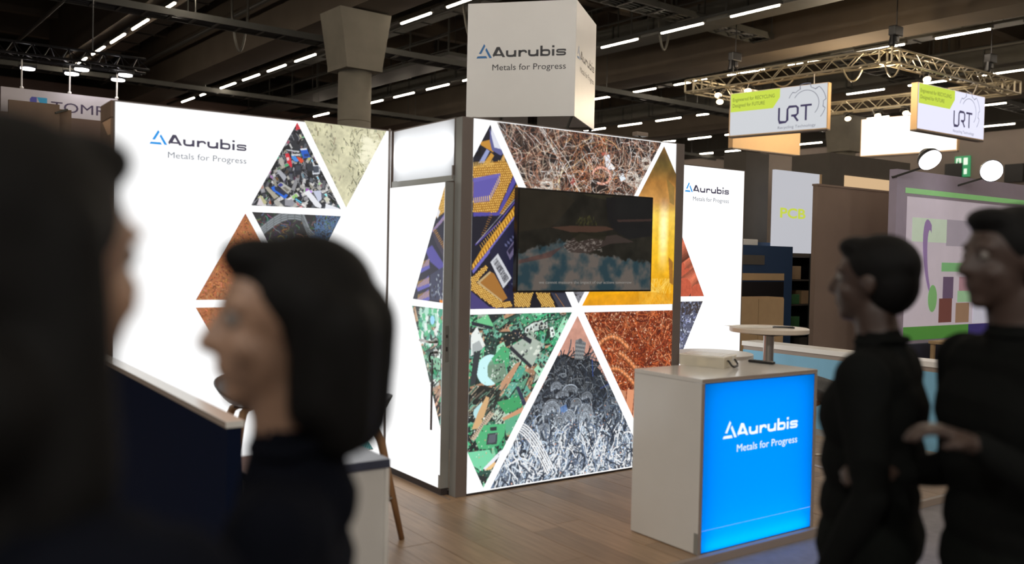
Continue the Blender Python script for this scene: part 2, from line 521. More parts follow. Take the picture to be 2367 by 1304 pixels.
# the round column with its flared head under the big beam
def pillar(x, y):
    p = thing('pillar', None, None, hp(x, y, FLOOR_Z), TH, kind='structure')
    bm = B(); lathe(bm, [(.37, 0), (.37, 5.75)], seg=40)
    obj('shaft', bm, m_concrete, p, world=False, smooth=False)
    for f in p.children: 
        f.data.polygons.foreach_set('use_smooth', np.array([len(q.vertices) == 4 for q in f.data.polygons]))
    bm = B()
    a, b = .45, .64
    lo = [bm.verts.new((sx * a, sy * a, 5.82)) for sx, sy in ((-1, -1), (1, -1), (1, 1), (-1, 1))]
    lo2 = [bm.verts.new((sx * a, sy * a, 5.72)) for sx, sy in ((-1, -1), (1, -1), (1, 1), (-1, 1))]
    hi = [bm.verts.new((sx * b, sy * b * .75, 7.0)) for sx, sy in ((-1, -1), (1, -1), (1, 1), (-1, 1))]
    for A, C in ((lo2, lo), (lo, hi)):
        for i in range(4):
            bm.faces.new((A[i], A[(i + 1) % 4], C[(i + 1) % 4], C[i]))
    bm.faces.new(lo2[::-1]); bm.faces.new(hi)
    obj('capital', bm, m_concrete, p, world=False)
    for z in (1.6, 3.2, 4.6):
        obj('casting_joint', lathe(B(), [(.374, z), (.374, z + .012)], seg=40), m_beam, p, world=False)
pillar(6.50, 13.3)
pillar(6.7, -6.5); pillar(-3.3, 13.3); pillar(26.7, 13.3)

# warm tube lights: rows under black rails
ROWS = [(-6.8, 7.0, -14, 8, 0), (-1.9, 7.0, -14, 12, .6), (3.15, 7.0, -14, 25, 1.71), (7.72, 7.0, -14, 29, .4), (12.75, 7.0, -14, 29, .95), (17.8, 7.0, -12, 29, .9), (22.8, 7.0, -12, 29, .1), (27.7, 7.0, -10, 29, .6), (32.4, 7.0, 0, 29, .3)]
ROWNAME = ['far left row of the hall ceiling', 'row left of the stand', 'row under the tan beam at upper left', 'row left of the round column', 'row between column and white cube', 'row above the lighting truss', 'row behind the two truss signs', 'distant row at the right', 'farthest row by the grey wall']
ORD = 'first second third fourth fifth sixth seventh eighth ninth tenth eleventh twelfth thirteenth fourteenth fifteenth sixteenth seventeenth eighteenth nineteenth twentieth twenty-first twenty-second twenty-third twenty-fourth twenty-fifth'.split()
tube_bm = box(B(), -.018, .018, -.62, .62, -.028, 0.0)
tube_me = bpy.data.meshes.new('tube'); tube_bm.to_mesh(tube_me); tube_bm.free(); tube_me.materials.append(m_tube)
hous_me = bpy.data.meshes.new('housing'); bmh = box(B(), -.045, .045, -.68, .68, 0.0, .07); bmh.to_mesh(hous_me); bmh.free(); hous_me.materials.append(m_service)
for k, (xr, zr, ya, yb, ph) in enumerate(ROWS):
    step = 1.88 if k in (2, 3) else 2.02
    rail = thing('light_rail', 'thin dark rail of the ' + ROWNAME[k], 'light rail', hp(xr, (ya + yb) / 2, zr + .07), TH)
    hbox('rail', (xr - .03, xr + .03, ya - 1, min(yb + 1, 30.9), zr + .07, zr + .13), m_service, rail)
    ys = list(np.arange(ya + ph, yb, step))
    for j, y in enumerate(ys):
        t = thing('ceiling_light', 'warm tube light, %s from the far wall, %s' % (ORD[len(ys) - 1 - j], ROWNAME[k]), 'ceiling light', hp(xr, y, zr), TH, 'tube lights, ' + ROWNAME[k])
        for nm, me in (('tube', tube_me), ('housing', hous_me)):
            c = bpy.data.objects.new(nm, me); COL.objects.link(c); c.parent = t
    bm = B()
    for yy in np.arange(ya, yb, 4.04):
        cyl(bm, hp(xr, yy, zr + .12), hp(xr, yy, 9.2), .012, seg=5)
    obj('hanger_rod', bm, m_service, rail)['kind'] = 'stuff'
# a tan soffit above the left row
tag(hbox('beam', (2.85, 3.5, -16, 26, 7.16, 9.2), m_beam), kind='structure')

# cable trays across the hall: two side rails and rungs
def tray(y, x0, x1, z, rot, label, w=.5):
    M = Matrix.Rotation(rot, 4, 'Z')
    t = thing('cable_tray', label, 'cable tray', (M @ Vector((x0, y, z))))
    for s in (-1, 1):
        obj('side_rail', box(B(), x0, x1, y + s * w / 2 - .02, y + s * w / 2 + .02, z, z + .14, M=M), m_service, t)
    bm = B()
    for x in np.arange(x0, x1, .5):
        box(bm, x, x + .05, y - w / 2, y + w / 2, z, z + .03, M=M)
    o = obj('rungs', bm, m_service, t); o['kind'] = 'stuff'
    bm = B()
    for i in range(5):
        yy = y - w / 2 + .06 + i * w / 5.5
        tube(bm, [M @ Vector((x, yy + .02 * sin(x * 1.3 + i), z + .06 + .02 * sin(x * .7 + i))) for x in np.arange(x0, x1, 1.0)], .025, 5)
    obj('cables', bm, m_black, t)['kind'] = 'stuff'
    bm = B()
    for x in np.arange(x0 + 1, x1, 4.0):
        for s in (-1, 1):
            cyl(bm, M @ Vector((x, y + s * w / 2, z + .1)), M @ Vector((x, y + s * w / 2, 9.2)), .014, seg=5)
    obj('hanger_rod', bm, m_service, t)['kind'] = 'stuff'
tray(14.75, -6, 33.5, 6.5, .042, 'ladder cable tray crossing the hall behind the round column')
tray(9.6, -5, 33.5, 7.3, .05, 'upper cable tray crossing at the top left corner', .6)
tray(24.5, -6, 33.5, 6.75, .06, 'distant cable tray low under the dark ceiling')

# round and square ducts, pipes, air outlets
def duct(x, y0, y1, z, w, h, label):
    t = thing('air_duct', label, 'duct', hp(x, y0, z), TH)
    bm = box(B(), x - w / 2, x + w / 2, y0, y1, z, z + h, M=HM)
    obj('duct_body', bm, m_duct, t)
    bm = B()
    for y in np.arange(y0 + 1, y1, 1.5):
        box(bm, x - w / 2 - .03, x + w / 2 + .03, y, y + .05, z - .03, z + h + .03, M=HM)
    obj('flanges', bm, m_service, t)['kind'] = 'stuff'
    bm = B()
    for y in np.arange(y0 + .8, y1, 3.0):
        box(bm, x - w / 2 - .02, x - w / 2 + .01, y, y + .04, z, 9.2, M=HM); box(bm, x + w / 2 - .01, x + w / 2 + .02, y, y + .04, z, 9.2, M=HM)
    obj('hanger_strap', bm, m_service, t)['kind'] = 'stuff'
duct(10.3, 2, 31, 8.1, .7, .5, 'square grey air duct running right of the round column')
duct(14.6, 0, 31, 7.6, .5, .4, 'slim air duct above the white cube')
duct(15.5, 0, 31, 7.9, .4, .3, 'second slim duct just right of the one above the cube')
duct(20.3, -4, 31, 7.7, .8, .5, 'wide air duct behind the lighting truss')
duct(24.8, -4, 31, 7.6, .5, .5, 'air duct at the upper right corner')
duct(0.4, 4, 31, 8.0, .8, .6, 'air duct at the upper left corner')
duct(4.8, 4, 31, 8.0, .5, .5, 'air duct between the tan soffit and the big beam')
for k, (x, z, r, lab) in enumerate([(5.6, 7.7, .05, 'thin pipe along the left face of the big beam'), (8.6, 7.5, .06, 'thin pipe right of the big beam'), (9.2, 7.6, .04, 'thinner pipe beside the first pipe right of the beam'), (13.6, 7.35, .07, 'pipe left of the slim duct above the cube'), (18.2, 7.4, .07, 'pipe above the lighting truss'), (21.7, 7.5, .05, 'pipe right of the wide duct'), (1.6, 7.4, .05, 'pipe left of the tan soffit')]):
    tag(obj('ceiling_pipe', cyl(B(), hp(x, 0, z), hp(x, 30.9, z), r, seg=8), m_service), lab, 'pipe')
# a maintenance gallery with railing seen right of the column
g = thing('catwalk', 'dark maintenance catwalk with a railing right of the column', 'catwalk', hp(11.6, 16, 7.2), TH)
obj('deck', box(B(), 10.9, 11.9, 16, 30.9, 7.2, 7.3, M=HM), m_service, g)
bm = B()
for s in (10.9, 11.9):
    for z in (7.75, 8.25):
        cyl(bm, hp(s, 16, z), hp(s, 30.9, z), .025, seg=6)
obj('handrail', bm, m_service, g)
for s in (10.9, 11.9):
    for y in np.arange(16, 31, 2.0):
        obj('railing_post', cyl(B(), hp(s, y, 7.3), hp(s, y, 8.25), .025, seg=6), m_service, g)
g2 = thing('catwalk', 'dark catwalk with a railing high above the truss signs', 'catwalk', hp(13.9, 1, 7.4), TH)
obj('deck', box(B(), 13.5, 14.2, 1, 15, 7.25, 7.33, M=HM), m_service, g2)
bm = B()
for z in (7.8, 8.3):
    cyl(bm, hp(13.5, 1, z), hp(13.5, 15, z), .025, seg=6)
obj('handrail', bm, m_service, g2)
for y in np.arange(1, 15, 1.5):
    obj('railing_post', cyl(B(), hp(13.5, y, 7.33), hp(13.5, y, 8.3), .025, seg=6), m_service, g2)
# loose cable loops hanging below the ceiling
for k, (x, y, z, w, lab) in enumerate([(8.9, 12.2, 6.9, .5, 'pale cable loop beside the round column head'), (2.3, 12.6, 6.9, .45, 'pale cable loop at the upper left'), (5.1, 16.5, 6.7, .4, 'cable loop under the big beam'), (13.3, 10.2, 7.0, .5, 'cable loop right of the white cube')]):
    pts = [hp(x - w / 2, y, 9.15)] + [hp(x + w * t - w / 2, y, z + .9 * (2 * t - 1) ** 2 - .25) for t in np.linspace(0, 1, 14)] + [hp(x + w / 2, y, 9.15)]
    tag(obj('cable_loop', tube(B(), pts, .03, 6), m_duct), lab, 'cable')

# ------------------------------------------------------------------ stand floor: raised platform of oak planks with a metal edge
sf = tag(bxo('floor_stand', (-2.04, 4.25, -1.665, 1.3, FLOOR_Z, -.012), m_dark_gap), kind='structure')
PW = .196
rp = random.Random(3)
ix = 0
x = -1.96
while x < 4.2:
    y = -1.66 - rp.random() * 1.1
    while y < 1.28:
        L = 1.28
        ya, yb = max(y, -1.66), min(y + L, 1.28)
        if yb - ya > .03:
            h = rp.uniform(-.0006, .0006)
            bm = box(B(), x + .0015, min(x + PW, 4.22) - .0015, ya + .0015, yb - .0015, -.012, h)
            obj('plank', bm, m_wood, sf, world=False)
        y += L
    x += PW
tr = tag(bxo('trim_1', (-2.04, 4.25, -1.70, -1.665, FLOOR_Z, .003), m_counter_edge, bev=.002), kind='structure')
tag(bxo('trim_2', (-.062, -.05, -.02, .9, 0.0008, .004), m_counter_edge), kind='structure')

# ------------------------------------------------------------------ the lit walls
FA = Frame((0, .953, 0), (1, 0, 0), (0, 0, 1), (0, -1, 0))
FC = Frame((0, 0, 0), (1, 0, 0), (0, 0, 1), (0, -1, 0))
FD = Frame((0, 1.035, 0), (1, 0, 0), (0, 0, 1), (0, -1, 0))
FB = Frame((-.0705, 0, 0), (0, -1, 0), (0, 0, 1), (-1, 0, 0))
def lit_wall(name, label, x0, x1, y, depth, fr, frame_w=.008, side=True, z1=2.505, rim=m_frame):
    t = thing(name, label, 'exhibition wall', ((x0 + x1) / 2, y, 0))
    d = .004
    obj('core', box(B(), x0 + frame_w, x1 - frame_w, y + d + .01, y + depth, .012, z1 - .004), m_frame, t)
    fa = B(); flat(fa, fr, [(x0 + frame_w, .014), (x1 - frame_w, .014), (x1 - frame_w, z1 - .006), (x0 + frame_w, z1 - .006)], -d)
    obj('lit_fabric', fa, m_fabric, t)
    obj('frame_rail', box(B(), x0, x1, y, y + depth, z1 - .006, z1 + .002), rim, t)
    obj('frame_rail', box(B(), x0, x1, y, y + depth, 0.0, .014), m_dark_gap, t)
    obj('frame_post', box(B(), x0, x0 + frame_w, y, y + depth, .014, z1 - .006), rim, t)
    obj('frame_post', box(B(), x1 - frame_w, x1, y, y + depth, .014, z1 - .006), rim, t)
    return t
# back wall on the left
wa = lit_wall('lightbox_wall', 'long white backlit wall with logo and small picture triangles left of the door', -1.925, -.012, .953, .335, FA)
obj('end_panel', box(B(), -1.938, -1.9255, .965, 1.29, .012, 2.4), m_card, wa)
obj('end_panel', box(B(), -1.938, -1.9255, .965, 1.29, 2.404, 2.507), m_card, wa)
obj('tan_patch', bm := flat(B(), Frame((-1.9385, 0, 0), (0, -1, 0), (0, 0, 1), (-1, 0, 0)), [(-1.22, 2.395), (-.97, 2.395), (-.97, 2.30), (-1.05, 2.30)], 0.0005), m_card_light, wa, label='light tan patch')
wordmark(FA, -1.603, 2.262, .0655, 1.0, .0015, wa, m_logo_blue, m_logo_dark, m_tag_grey)

# phones
A1 = Paint(-1.95, 0, 1.95, 2.55, 340, (46, 48, 54))
def scatter_phones(P, x0, x1, y0, y1, n):
    pal = [(34, 35, 40), (48, 50, 56), (66, 68, 74), (96, 96, 102), (140, 140, 144), (176, 174, 168), (204, 202, 200), (28, 28, 32), (84, 88, 96), (150, 146, 134)]
    for i in range(n):
        cx, cy = RNG.uniform(x0, x1), RNG.uniform(y0, y1)
        s = .35 + .65 * (y1 - cy) / (y1 - y0)
        a = RNG.uniform(-1.2, 1.2) + pi / 2
        w, h = RNG.uniform(.018, .038) * s, RNG.uniform(.06, .11) * s
        c = pal[RNG.integers(len(pal))]
        P.rect(cx + .004, cy - .005, h, w, a, (16, 16, 20))
        P.rect(cx, cy, h, w, a, c)
        if RNG.random() < .55:
            P.rect(cx + .2 * h * cos(a), cy + .2 * h * sin(a), h * .38, w * .72, a, [v * RNG.uniform(.45, 1.3) for v in c])
        if RNG.random() < .4:
            for k in range(3):
                P.rect(cx - (.1 + .1 * k) * h * cos(a), cy - (.1 + .1 * k) * h * sin(a), h * .05, w * .6, a, [v * 1.3 for v in c])
        if RNG.random() < .3:
            P.curl(cx, cy, .12 * s, .004, (170, 172, 178), .8)
scatter_phones(A1, -1.07, -.41, 1.9, 2.5, 520)
def AP(pts, col): A1.poly(pts, col)
AP([(-0.758, 2.47), (-0.746, 2.49), (-0.733, 2.473), (-0.722, 2.448), (-0.758, 2.434)], (206, 60, 72))
AP([(-0.832, 2.268), (-0.805, 2.273), (-0.788, 2.232), (-0.779, 2.186), (-0.787, 2.177), (-0.815, 2.209)], (212, 44, 60))
AP([(-0.823, 2.243), (-0.803, 2.246), (-0.8, 2.226), (-0.817, 2.222)], (238, 200, 200))
AP([(-0.725, 2.306), (-0.673, 2.315), (-0.649, 2.259), (-0.7, 2.247)], (38, 92, 196))
AP([(-0.723, 2.312), (-0.676, 2.321), (-0.673, 2.309), (-0.72, 2.301)], (220, 224, 232))
AP([(-0.697, 2.276), (-0.665, 2.282), (-0.658, 2.264), (-0.691, 2.258)], (40, 60, 110))
AP([(-0.788, 2.256), (-0.755, 2.256), (-0.73, 2.226), (-0.754, 2.218), (-0.777, 2.233)], (70, 140, 220))
AP([(-0.751, 2.256), (-0.716, 2.249), (-0.696, 2.229), (-0.716, 2.211), (-0.735, 2.231)], (222, 78, 44))
AP([(-0.788, 2.269), (-0.725, 2.277), (-0.719, 2.264), (-0.788, 2.257)], (206, 208, 212))
AP([(-0.827, 2.3), (-0.728, 2.294), (-0.731, 2.284), (-0.824, 2.292)], (196, 198, 202))
AP([(-0.874, 2.236), (-0.85, 2.243), (-0.835, 2.197), (-0.852, 2.175), (-0.877, 2.205)], (176, 172, 166))
AP([(-0.895, 2.151), (-0.868, 2.158), (-0.816, 2.11), (-0.837, 2.08)], (168, 170, 178))
AP([(-0.76, 2.203), (-0.713, 2.209), (-0.712, 2.133), (-0.758, 2.127)], (40, 42, 50))
AP([(-0.754, 2.193), (-0.718, 2.198), (-0.718, 2.164), (-0.752, 2.159)], (62, 66, 76))
AP([(-0.928, 2.033), (-0.904, 2.044), (-0.806, 1.985), (-0.827, 1.959), (-0.914, 2.01)], (42, 104, 214))
AP([(-0.904, 2.037), (-0.888, 2.04), (-0.82, 1.995), (-0.836, 1.981), (-0.898, 2.016)], (40, 48, 74))
AP([(-0.885, 2.053), (-0.856, 2.075), (-0.779, 2.031), (-0.806, 1.996)], (178, 178, 172))
AP([(-0.88, 2.051), (-0.859, 2.067), (-0.84, 2.054), (-0.861, 2.039)], (60, 64, 140))
AP([(-0.845, 2.035), (-0.829, 2.044), (-0.795, 2.02), (-0.814, 2.008)], (120, 116, 108))
AP([(-0.69, 2.013), (-0.657, 2.031), (-0.559, 1.927), (-0.565, 1.908), (-0.605, 1.917)], (232, 234, 240))
AP([(-0.626, 2.025), (-0.567, 2.034), (-0.56, 1.972), (-0.583, 1.95)], (196, 202, 222))
AP([(-0.546, 1.976), (-0.523, 1.996), (-0.494, 1.973), (-0.52, 1.95)], (206, 206, 188))
AP([(-0.531, 1.944), (-0.417, 1.912), (-0.426, 1.905), (-0.533, 1.903)], (232, 234, 240))
AP([(-0.762, 1.961), (-0.751, 1.978), (-0.701, 1.949), (-0.711, 1.927)], (44, 60, 66))
AP([(-0.756, 1.959), (-0.748, 1.967), (-0.706, 1.943), (-0.712, 1.935)], (96, 190, 226))
AP([(-1.019, 1.958), (-0.999, 1.977), (-0.953, 1.928), (-0.971, 1.914)], (188, 184, 140))
AP([(-1.024, 1.906), (-1.004, 1.969), (-0.974, 1.909)], (214, 206, 210))
AP([(-0.97, 2.027), (-0.949, 2.037), (-0.871, 1.971), (-0.903, 1.954)], (170, 164, 148))
AP([(-0.827, 1.953), (-0.778, 1.958), (-0.756, 1.936), (-0.772, 1.911), (-0.827, 1.914)], (150, 150, 158))
AP([(-0.632, 2.202), (-0.581, 2.211), (-0.577, 2.148), (-0.631, 2.139)], (214, 218, 226))
AP([(-0.627, 2.197), (-0.586, 2.203), (-0.583, 2.158), (-0.625, 2.152)], (70, 76, 88))
AP([(-0.677, 2.209), (-0.632, 2.218), (-0.62, 2.166), (-0.665, 2.16)], (50, 54, 62))
patch('phone_scrap_print', FA, [(-0.747, 2.49), (-0.747, 2.49), (-0.413, 1.908), (-1.064, 1.903)], A1, 220, 220, .0012, m_print, wa, 'picture of discarded mobile phones')
# pale rock
A2 = Paint(-.75, 1.85, .75, .68, 340, (208, 204, 170))
f = A2.noise(.07, .10, 5)
A2.noise(.05, .02, 6)
for i in range(130):
    cx, cy = RNG.uniform(-.7, -.05), RNG.uniform(1.9, 2.5)
    A2.curl(cx, cy, RNG.uniform(.01, .05), .003, [v * RNG.uniform(.55, .9) for v in (150, 146, 110)], .8, RNG.uniform(1.2, 2.2), 5)
for i in range(60):
    A2.curl(RNG.uniform(-.36, -.18), RNG.uniform(2.0, 2.45), RNG.uniform(.02, .07), .004, (120, 118, 92), .6, RNG.uniform(1.3, 2.4), 6)
for i in range(90):
    A2.rect(RNG.normal(-.2, .04), RNG.normal(2.33, .07), RNG.uniform(.02, .07), RNG.uniform(.008, .03), RNG.uniform(-.3, .3), (246, 242, 212), .55)
for i in range(50):
    A2.disc(RNG.uniform(-.68, -.45), RNG.uniform(2.05, 2.5), RNG.uniform(.003, .012), (122, 120, 102), .5)
patch('rock_print', FA, [(-0.697, 2.508), (-0.063, 2.498), (-0.373, 1.922), (-0.373, 1.922)], A2, 190, 190, .0012, m_print, wa, 'picture of pale yellowish rock')
# dark cables
A3 = Paint(-1.1, 1.2, .75, .72, 340, (52, 52, 54))
for i in range(420):
    y = RNG.uniform(1.25, 1.88)
    A3.curl(RNG.uniform(-1.06, -.4), y, RNG.uniform(.03, .1), RNG.uniform(.003, .007), [v * RNG.uniform(.5, 1.25) for v in ((130, 124, 118), (96, 116, 142), (84, 84, 88), (150, 120, 96))[RNG.integers(4)]], 1.6)
for k in range(4):
    A3.line([(-1.0 + .05 * t + .0, 1.70 + .13 * sin(t * .33) + .016 * k - .012 * t * (t > 6)) for t in range(13)], .018, (128, 134, 138))
for i in range(140):
    A3.curl(RNG.uniform(-.6, -.42), RNG.uniform(1.68, 1.86), .05, .005, (92, 124, 164), 1.2)
patch('grey_cable_print', FA, [(-1.057, 1.86), (-0.412, 1.859), (-0.72, 1.269), (-0.72, 1.269)], A3, 180, 180, .0012, m_print, wa, 'picture of dark scrap cables')
# copper granules
A4 = Paint(-1.45, .4, 1.2, 1.5, 320, (176, 110, 70))
for i in range(3600):
    c = ((206, 128, 84), (228, 160, 112), (150, 84, 52), (196, 120, 60), (120, 66, 44), (214, 150, 90))[RNG.integers(6)]
    A4.curl(RNG.uniform(-1.42, -.7), RNG.uniform(.6, 1.86), RNG.uniform(.008, .03), .004, [v * RNG.uniform(.8, 1.15) for v in c], .9, None, 3)
patch('copper_granule_print', FA, [(-1.101, 1.848), (-1.101, 1.848), (-.765, 1.272), (-1.42, 1.272)], A4, 150, 150, .0012, m_print, wa, 'picture of orange copper granules')
patch('copper_granule_print', FA, [(-1.42, 1.222), (-.765, 1.222), (-1.09, .64), (-1.09, .64)], A4, 150, 150, .0012, m_print, wa, 'picture of brownish copper granules')
A5 = Paint(-1.1, .0, 1.1, 1.3, 320, (150, 88, 66))
A5.noise(.3, .05, 9)
for i in range(160):
    A5.line([(RNG.uniform(-.75, -.05), RNG.uniform(.15, .62))] * 1 + [(RNG.uniform(-.75, -.05), RNG.uniform(.15, .62))], .004, (196, 120, 84))
for i in range(40):
    x = -.34 + i * .006
    A5.line([(x, .16), (x + .06, .32)], .005, (70, 176, 178) if i % 3 else (30, 70, 80))
patch('copper_sheet_print', FA, [(-.447, .64), (-.447, .64), (-.125, .155), (-.77, .155)], A5, 140, 140, .0012, m_print, wa, 'picture of copper sheets and turquoise rods')
patch('rock_print', FA, [(-1.06, .595), (-.49, .595), (-.78, .05), (-.78, .05)], A4, 90, 90, .0012, m_print, wa, 'picture of brown scrap')

# ---- middle wall with the big triangles
post = thing('corner_post', 'tall taupe corner post between the door wall and the picture wall', 'post', (.04, .04, 0))
obj('post_body', box(B(), 0.0, .0835, 0.0, .084, 0.0, 2.503, bev=.0015), m_frame, post)
obj('light_face', flat(B(), Frame((-.0006, 0, 0), (0, -1, 0), (0, 0, 1), (-1, 0, 0)), [(-.0825, .002), (-.0015, .002), (-.0015, 2.50), (-.0825, 2.50)], 0), m_frame_light, post)
wc = lit_wall('lightbox_wall', 'backlit wall of six large triangular scrap metal pictures behind the television', .0842, 1.962, .0, .10, FC, frame_w=.0015)
p2 = thing('corner_post', 'dark bronze post at the right end of the large picture wall', 'post', (2.0, .05, 0))
obj('post_body', box(B(), 1.9635, 2.046, -.003, .10, 0.0, 2.503, bev=.0015), m_frame, p2)
tag(bxo('side_wall', (2.0, 2.046, .101, 1.03, 0, 2.5), m_white), 'plain white side wall of the storage room behind the picture wall', 'exhibition wall')

PC = Paint(0.05, 0, 1.95, 2.55, 320, (24, 24, 34))
def inside(pts, x, y):
    r = False
    for k in range(len(pts)):
        xa, ya = pts[k]; xb, yb = pts[(k + 1) % len(pts)]
        if (ya > y) != (yb > y) and x < (xb - xa) * (y - ya) / (yb - ya) + xa: r = not r
    return r
def pins(P, area, dx, dy, ux, uy, light=(252, 208, 112), dark=(138, 92, 30), r=.006):
    xs = [p[0] for p in area]; ys = [p[1] for p in area]
    cx, cy = sum(xs) / len(xs), sum(ys) / len(ys)
    R = max(max(xs) - min(xs), max(ys) - min(ys))
    n = int(R / min(math.hypot(*dx), math.hypot(*dy))) + 2
    for i in range(-n, n):
        for j in range(-n, n):
            x = cx + i * dx[0] + j * dy[0]; y = cy + i * dx[1] + j * dy[1]
            if inside(area, x, y):
                P.line([(x, y), (x + ux, y + uy)], r * 2, dark, False)
                P.disc(x + ux * .5, y + uy * .5, r * .9, light)
def chips(P):
    P.poly([(0.081, 2.478), (0.43, 2.514), (0.504, 2.075), (0.525, 1.235), (0.087, 1.242)], (30, 30, 42))
    P.poly([(0.137, 2.347), (0.232, 2.375), (0.246, 2.287), (0.144, 2.328)], (196, 140, 56))
    P.poly([(0.212, 2.442), (0.274, 2.349), (0.33, 2.294), (0.306, 2.272), (0.233, 2.301), (0.214, 2.364)], (96, 98, 150))
    P.poly([(0.221, 2.473), (0.274, 2.379), (0.318, 2.313), (0.251, 2.322), (0.225, 2.404)], (222, 224, 236))
    P.poly([(0.085, 2.313), (0.144, 2.318), (0.151, 2.26), (0.087, 2.244)], (20, 20, 26))
    P.disc(*[(0.111, 2.293)][0], .012, (90, 92, 120))
    P.poly([(0.129, 2.209), (0.191, 2.307), (0.216, 2.294), (0.17, 2.212)], (150, 160, 206))
    P.poly([(0.17, 2.212), (0.228, 2.286), (0.252, 2.268), (0.217, 2.215)], (204, 150, 60))
    P.poly([(0.307, 2.242), (0.33, 2.289), (0.343, 2.285), (0.338, 2.235)], (206, 160, 90))
    # big pin-grid chip
    P.poly([(0.095, 1.882), (0.288, 1.891), (0.428, 2.169), (0.458, 2.143), (0.304, 1.87), (0.096, 1.855)], (84, 76, 160))
    g = [(0.086, 2.181), (0.217, 2.22), (0.344, 2.24), (0.421, 2.17), (0.285, 1.891), (0.093, 1.882)]
    P.poly(g, (176, 122, 44))
    pins(P, g, (.0165, .002), (.004, .0165), 0, .004, r=.0052)
    for k in range(13):
        xx, yy = [(0.094, 2.181)][0]
        P.line([(xx + k * .0125, yy - .005 + k * .002), (xx + k * .0125 - .004, yy + .028 + k * .002)], .006, (244, 196, 104))
    P.poly([(0.09, 2.106), (0.306, 2.154), (0.3, 2.092), (0.223, 1.963), (0.094, 1.943)], (98, 90, 170))
    P.poly([(0.09, 2.106), (0.306, 2.154), (0.303, 2.132), (0.091, 2.078)], (108, 100, 180))
    for k in range(9):
        a = [(0.1, 1.946), (0.223, 1.968)]; t = k / 8
        P.line([(a[0][0] + (a[1][0] - a[0][0]) * t, a[0][1] + (a[1][1] - a[0][1]) * t), (a[0][0] + (a[1][0] - a[0][0]) * t - .004, a[0][1] + (a[1][1] - a[0][1]) * t + .03)], .006, (250, 208, 130))
        a = [(0.229, 1.973), (0.302, 2.107)]
        P.line([(a[0][0] + (a[1][0] - a[0][0]) * t, a[0][1] + (a[1][1] - a[0][1]) * t), (a[0][0] + (a[1][0] - a[0][0]) * t - .006, a[0][1] + (a[1][1] - a[0][1]) * t + .028)], .006, (250, 208, 130))
    # second gold edge at upper right
    P.poly([(0.304, 1.882), (0.459, 2.112), (0.46, 2.041), (0.334, 1.878)], (182, 130, 50))
    for k in range(16):
        a = [(0.312, 1.882), (0.459, 2.097)]; t = k / 15
        x, y = a[0][0] + (a[1][0] - a[0][0]) * t, a[0][1] + (a[1][1] - a[0][1]) * t
        P.line([(x, y), (x + .022, y - .006)], .004, (60, 40, 20), False)
    # dark rails with pins
    for k in range(10):
        a = [(0.226, 1.873), (0.163, 1.737)]; t = k / 9
        x, y = a[0][0] + (a[1][0] - a[0][0]) * t, a[0][1] + (a[1][1] - a[0][1]) * t
        P.line([(x, y), (x + .02, y - .004)], .005, (150, 106, 52), False)
    P.line([(0.118, 1.669), (0.287, 1.811), (0.458, 2.001)], .012, (86, 74, 150))
    P.line([(0.123, 1.677), (0.457, 2.016)], .004, (200, 200, 214))
    # long gold connector bar
    gb = [(0.092, 1.533), (0.171, 1.648), (0.462, 1.981), (0.464, 1.915), (0.231, 1.65), (0.092, 1.499)]
    P.poly(gb, (206, 148, 48))
    for k in range(44):
        a = [(0.094, 1.528), (0.462, 1.968)]; t = k / 43
        x, y = a[0][0] + (a[1][0] - a[0][0]) * t, a[0][1] + (a[1][1] - a[0][1]) * t
        P.line([(x, y), (x + .012, y - .030)], .0055, (246, 196, 92) if k % 2 else (120, 78, 20), False)
    for k in range(12):
        a = [(0.153, 1.668), (0.305, 1.832)]; t = k / 11
        x, y = a[0][0] + (a[1][0] - a[0][0]) * t, a[0][1] + (a[1][1] - a[0][1]) * t
        P.line([(x, y), (x + .014, y - .022)], .0055, (214, 164, 78))
    P.poly([(0.095, 1.497), (0.464, 1.911), (0.465, 1.874), (0.197, 1.579), (0.105, 1.477)], (112, 106, 186))
    # dark board with a barcode label
    P.poly([(0.231, 1.63), (0.464, 1.899), (0.478, 1.338), (0.411, 1.293), (0.355, 1.304), (0.252, 1.54)], (34, 34, 58))
    for k in range(10):
        a = [(0.358, 1.673), (0.449, 1.756)]; t = k / 9
        P.rect(a[0][0] + (a[1][0] - a[0][0]) * t, a[0][1] + (a[1][1] - a[0][1]) * t - .012 * (k % 2), .009, .02, .4, (92, 94, 130))
    P.poly([(0.368, 1.627), (0.449, 1.736), (0.458, 1.655), (0.398, 1.572)], (104, 96, 126))
    P.poly([(0.377, 1.633), (0.444, 1.705), (0.444, 1.685), (0.393, 1.608)], (44, 40, 62))
    P.poly([(0.239, 1.555), (0.298, 1.616), (0.415, 1.451), (0.347, 1.38)], (206, 208, 214))
    a = [(0.26, 1.555), (0.358, 1.412)]; b_ = [(0.29, 1.586), (0.397, 1.445)]
    for k in range(30):
        t0 = k / 30; w = RNG.uniform(.25, .8) / 30
        q = []
        for (pa, pb, t) in ((a[0], a[1], t0), (b_[0], b_[1], t0), (b_[0], b_[1], t0 + w), (a[0], a[1], t0 + w)):
            q.append((pa[0] + (pb[0] - pa[0]) * t, pa[1] + (pb[1] - pa[1]) * t))
        P.poly(q, (28, 28, 34))
    P.disc(*[(0.381, 1.39)][0], .013, (30, 30, 40)); P.disc(*[(0.42, 1.41)][0], .008, (66, 68, 92))
    # lower pin fields and copper square
    P.poly([(0.087, 1.242), (0.09, 1.361), (0.24, 1.255), (0.45, 1.236)], (74, 66, 120))
    g = [(0.088, 1.45), (0.198, 1.534), (0.222, 1.52), (0.129, 1.42), (0.343, 1.289), (0.411, 1.293), (0.424, 1.252), (0.277, 1.251), (0.089, 1.371)]
    P.poly(g, (150, 104, 40)); pins(P, g, (.0145, .003), (.005, .0145), .001, .001, r=.0058)
